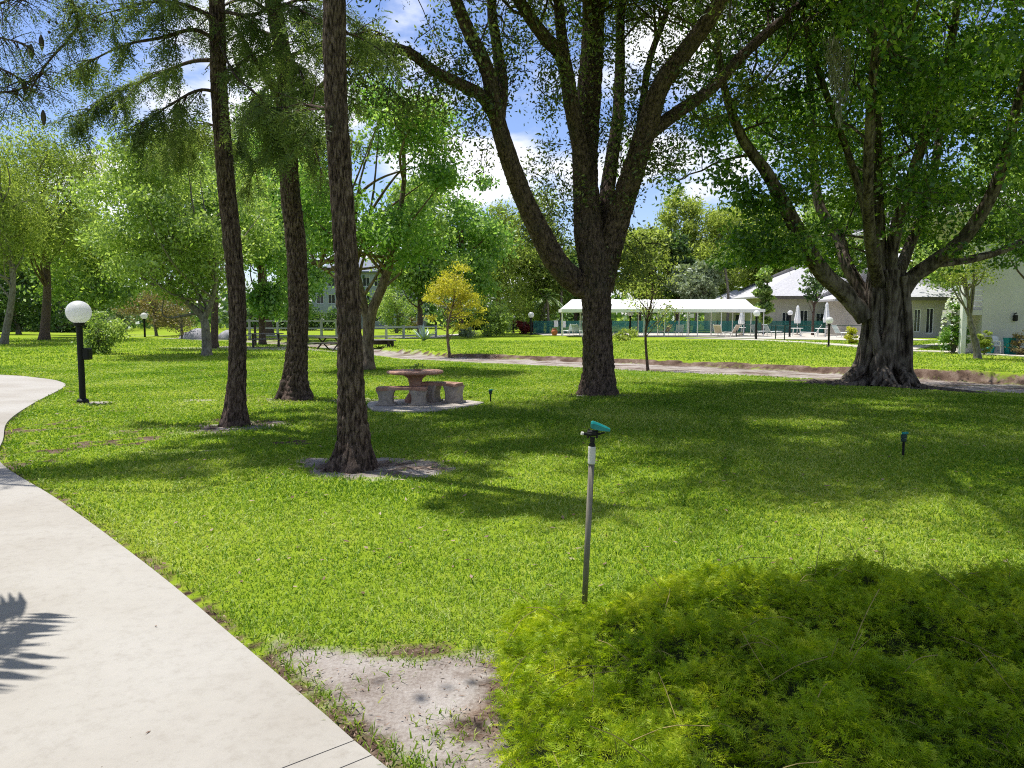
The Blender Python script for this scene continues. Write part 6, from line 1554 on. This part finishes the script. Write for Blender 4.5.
x = X_(692, 67.35); o = thing('hanging_sign', 'small pale hanging sign under the front edge of the canopy', 'sign', (x, 67.35, ze - .3)); mb = MB(); box(mb, (x, 67.35, ze - .58), (.34, .03, .36), 0, .008); mb.build('panel', M['pvcwhite'], o); mb = MB()
for sx in (-.12, .12): tube(mb, np.array([(x + sx, 67.35, ze - .41), (x + sx, 67.35, ze - .24)]), .008, 5)
mb.build('hanger', M['black'], o)

# the overhanging cypress branch in the upper left corner (its tree stands outside the picture)
D = 8.6; rng = rngof(81)
hb = thing('cypress_tree', 'drooping cypress boughs with brown seed balls in the upper left corner', 'tree', (-8.9, 8.9, 0), 'bald cypresses on the near lawn')
tm = MB(); bark_trunk(tm, [(-8.9, 8.9, -.15), (-8.9, 8.9, .6), (-8.85, 8.9, 3), (-8.8, 8.8, 6), (-8.8, 8.8, 10.5)], [.30, .24, .2, .17, .09], 40, .06, 82, ridge=.06, nth=16, flare=(.6, .3))
SP, SD = [], []; nuts = MB()
root_b = np.array([-8.8, 8.85, 6.3]); root_c = np.array([-8.82, 8.85, 5.1])
for (src, pts, r_) in ((root_b, [(-30, -25), (20, -22), (62, -8), (78, 20), (68, 40), (48, 62), (30, 90)], .035), (root_b, [(20, -30), (80, -30), (125, -22), (150, -10)], .03), (root_c, [(-60, 70), (-20, 62), (8, 72), (30, 82), (52, 66)], .022), (root_c, [(-60, 100), (-20, 95), (5, 92), (22, 88), (38, 72)], .018), (root_b, [(-60, 20), (-20, 10), (10, 0), (30, -6)], .025), (root_c, [(-60, 40), (-20, 34), (10, 40), (28, 46)], .016)):
    B = spline(np.vstack([src, pl([(a_[0], a_[1], rng.normal() * .3) for a_ in pts], D)]), 30); tube(tm, B, np.linspace(r_, .006, 30), 7, rng, .15); dirs = unit(np.gradient(B, axis=0))
    for k in range(8, 30):
        for _ in range(2):
            d = unit(dirs[k] * .6 + rng.normal(size=3) * [.7, .7, .4] + [0, 0, -.3]); l_ = rng.uniform(.12, .5); T_ = [B[k]]
            for q in range(5): d = unit(d + [0, 0, -.12] + rng.normal(size=3) * .1); T_.append(T_[-1] + d * l_ / 5)
            T_ = np.array(T_); tube(tm, T_, np.linspace(.007, .002, 6), 3, cap=False)
            for q in range(2, 6):
                if rng.random() < .55: SP.append(T_[q]); SD.append(unit(d * .4 + rng.normal(size=3) * [.5, .5, .2] + [0, 0, -.6]))
for (px, py, k_) in ((78, 12, 60), (90, 20, 40), (70, 30, 30), (28, 140, 6)):
    C = at(px, py, D) + rng.normal(size=(k_ * 4, 3)) * [.13, .13, .12]; SP += list(C[::2]); SD += list(unit(rng.normal(size=(len(C[::2]), 3)) + [0, 0, -.4]))
for (px, py) in ((24, 87), (31, 52), (43, 118), (41, 43)):
    nuts = MB(); c0, c1 = at(px, py - 8, D), at(px + 1, py + 8, D); tube(nuts, spline([c0, (c0 + c1) / 2, c1], 6), [.008, .022, .028, .026, .018, .004], 8); nuts.build('seed_pod', M['dkwood'], hb, smooth=True)
for k in range(6):     # boughs above the picture, reaching over the lawn
    z_ = 6.6 + k * .45; a_ = rng.uniform(.12, .5); l_ = rng.uniform(3.6, 5.4)
    B = spline([(-8.8, 8.85, z_), (-8.8 + math.cos(a_) * l_ * .5, 8.85 + math.sin(a_) * l_ * .5, z_ + .4), (-8.8 + math.cos(a_) * l_, 8.85 + math.sin(a_) * l_, z_ + .2)], 24)
    tube(tm, B, np.linspace(.05, .008, 24), 7, rng, .1); dirs = unit(np.gradient(B, axis=0))
    for q in range(5, 24):
        for _ in range(3):
            d = unit(dirs[q] * .5 + rng.normal(size=3) * [.8, .8, .25]); l2 = rng.uniform(.3, .8)
            for v in range(5): p_ = B[q] + d * l2 * (v + 1) / 5 - np.array([0, 0, .05 * v * v * l2]); SP += [p_, p_]; SD += list(unit(rng.normal(size=(2, 3)) * [.7, .7, .3] + d * .5 + [0, 0, -.4]))
for k in range(44):
    c = at(rng.normal(80, 14), rng.normal(18, 14), D + rng.normal() * .15) - np.array(hb.location)
    if k == 0:
        nuts = MB(); lathe(nuts, [(.001, .016), (.011, .011), (.016, 0), (.011, -.011), (.001, -.016)], (0, 0, 0), 8); sb = nuts.build('seed_ball', M['dkwood'], None, smooth=True); sb.parent = hb; q = sb
    else: q = sb.copy(); col.objects.link(q); q.parent = hb
    q.location = tuple(float(v) for v in c)
tm.build('trunk', M['b_cyp'], hb, smooth=True); cm = MB(); SP, SD = np.array(SP), np.array(SD); sprays(cm, SP, SD, rng.uniform(.10, .22, len(SP)), rng, n=14, leaf=(.06, .010), droop=.35); cm.build('crown', M['l_cyp'], hb)
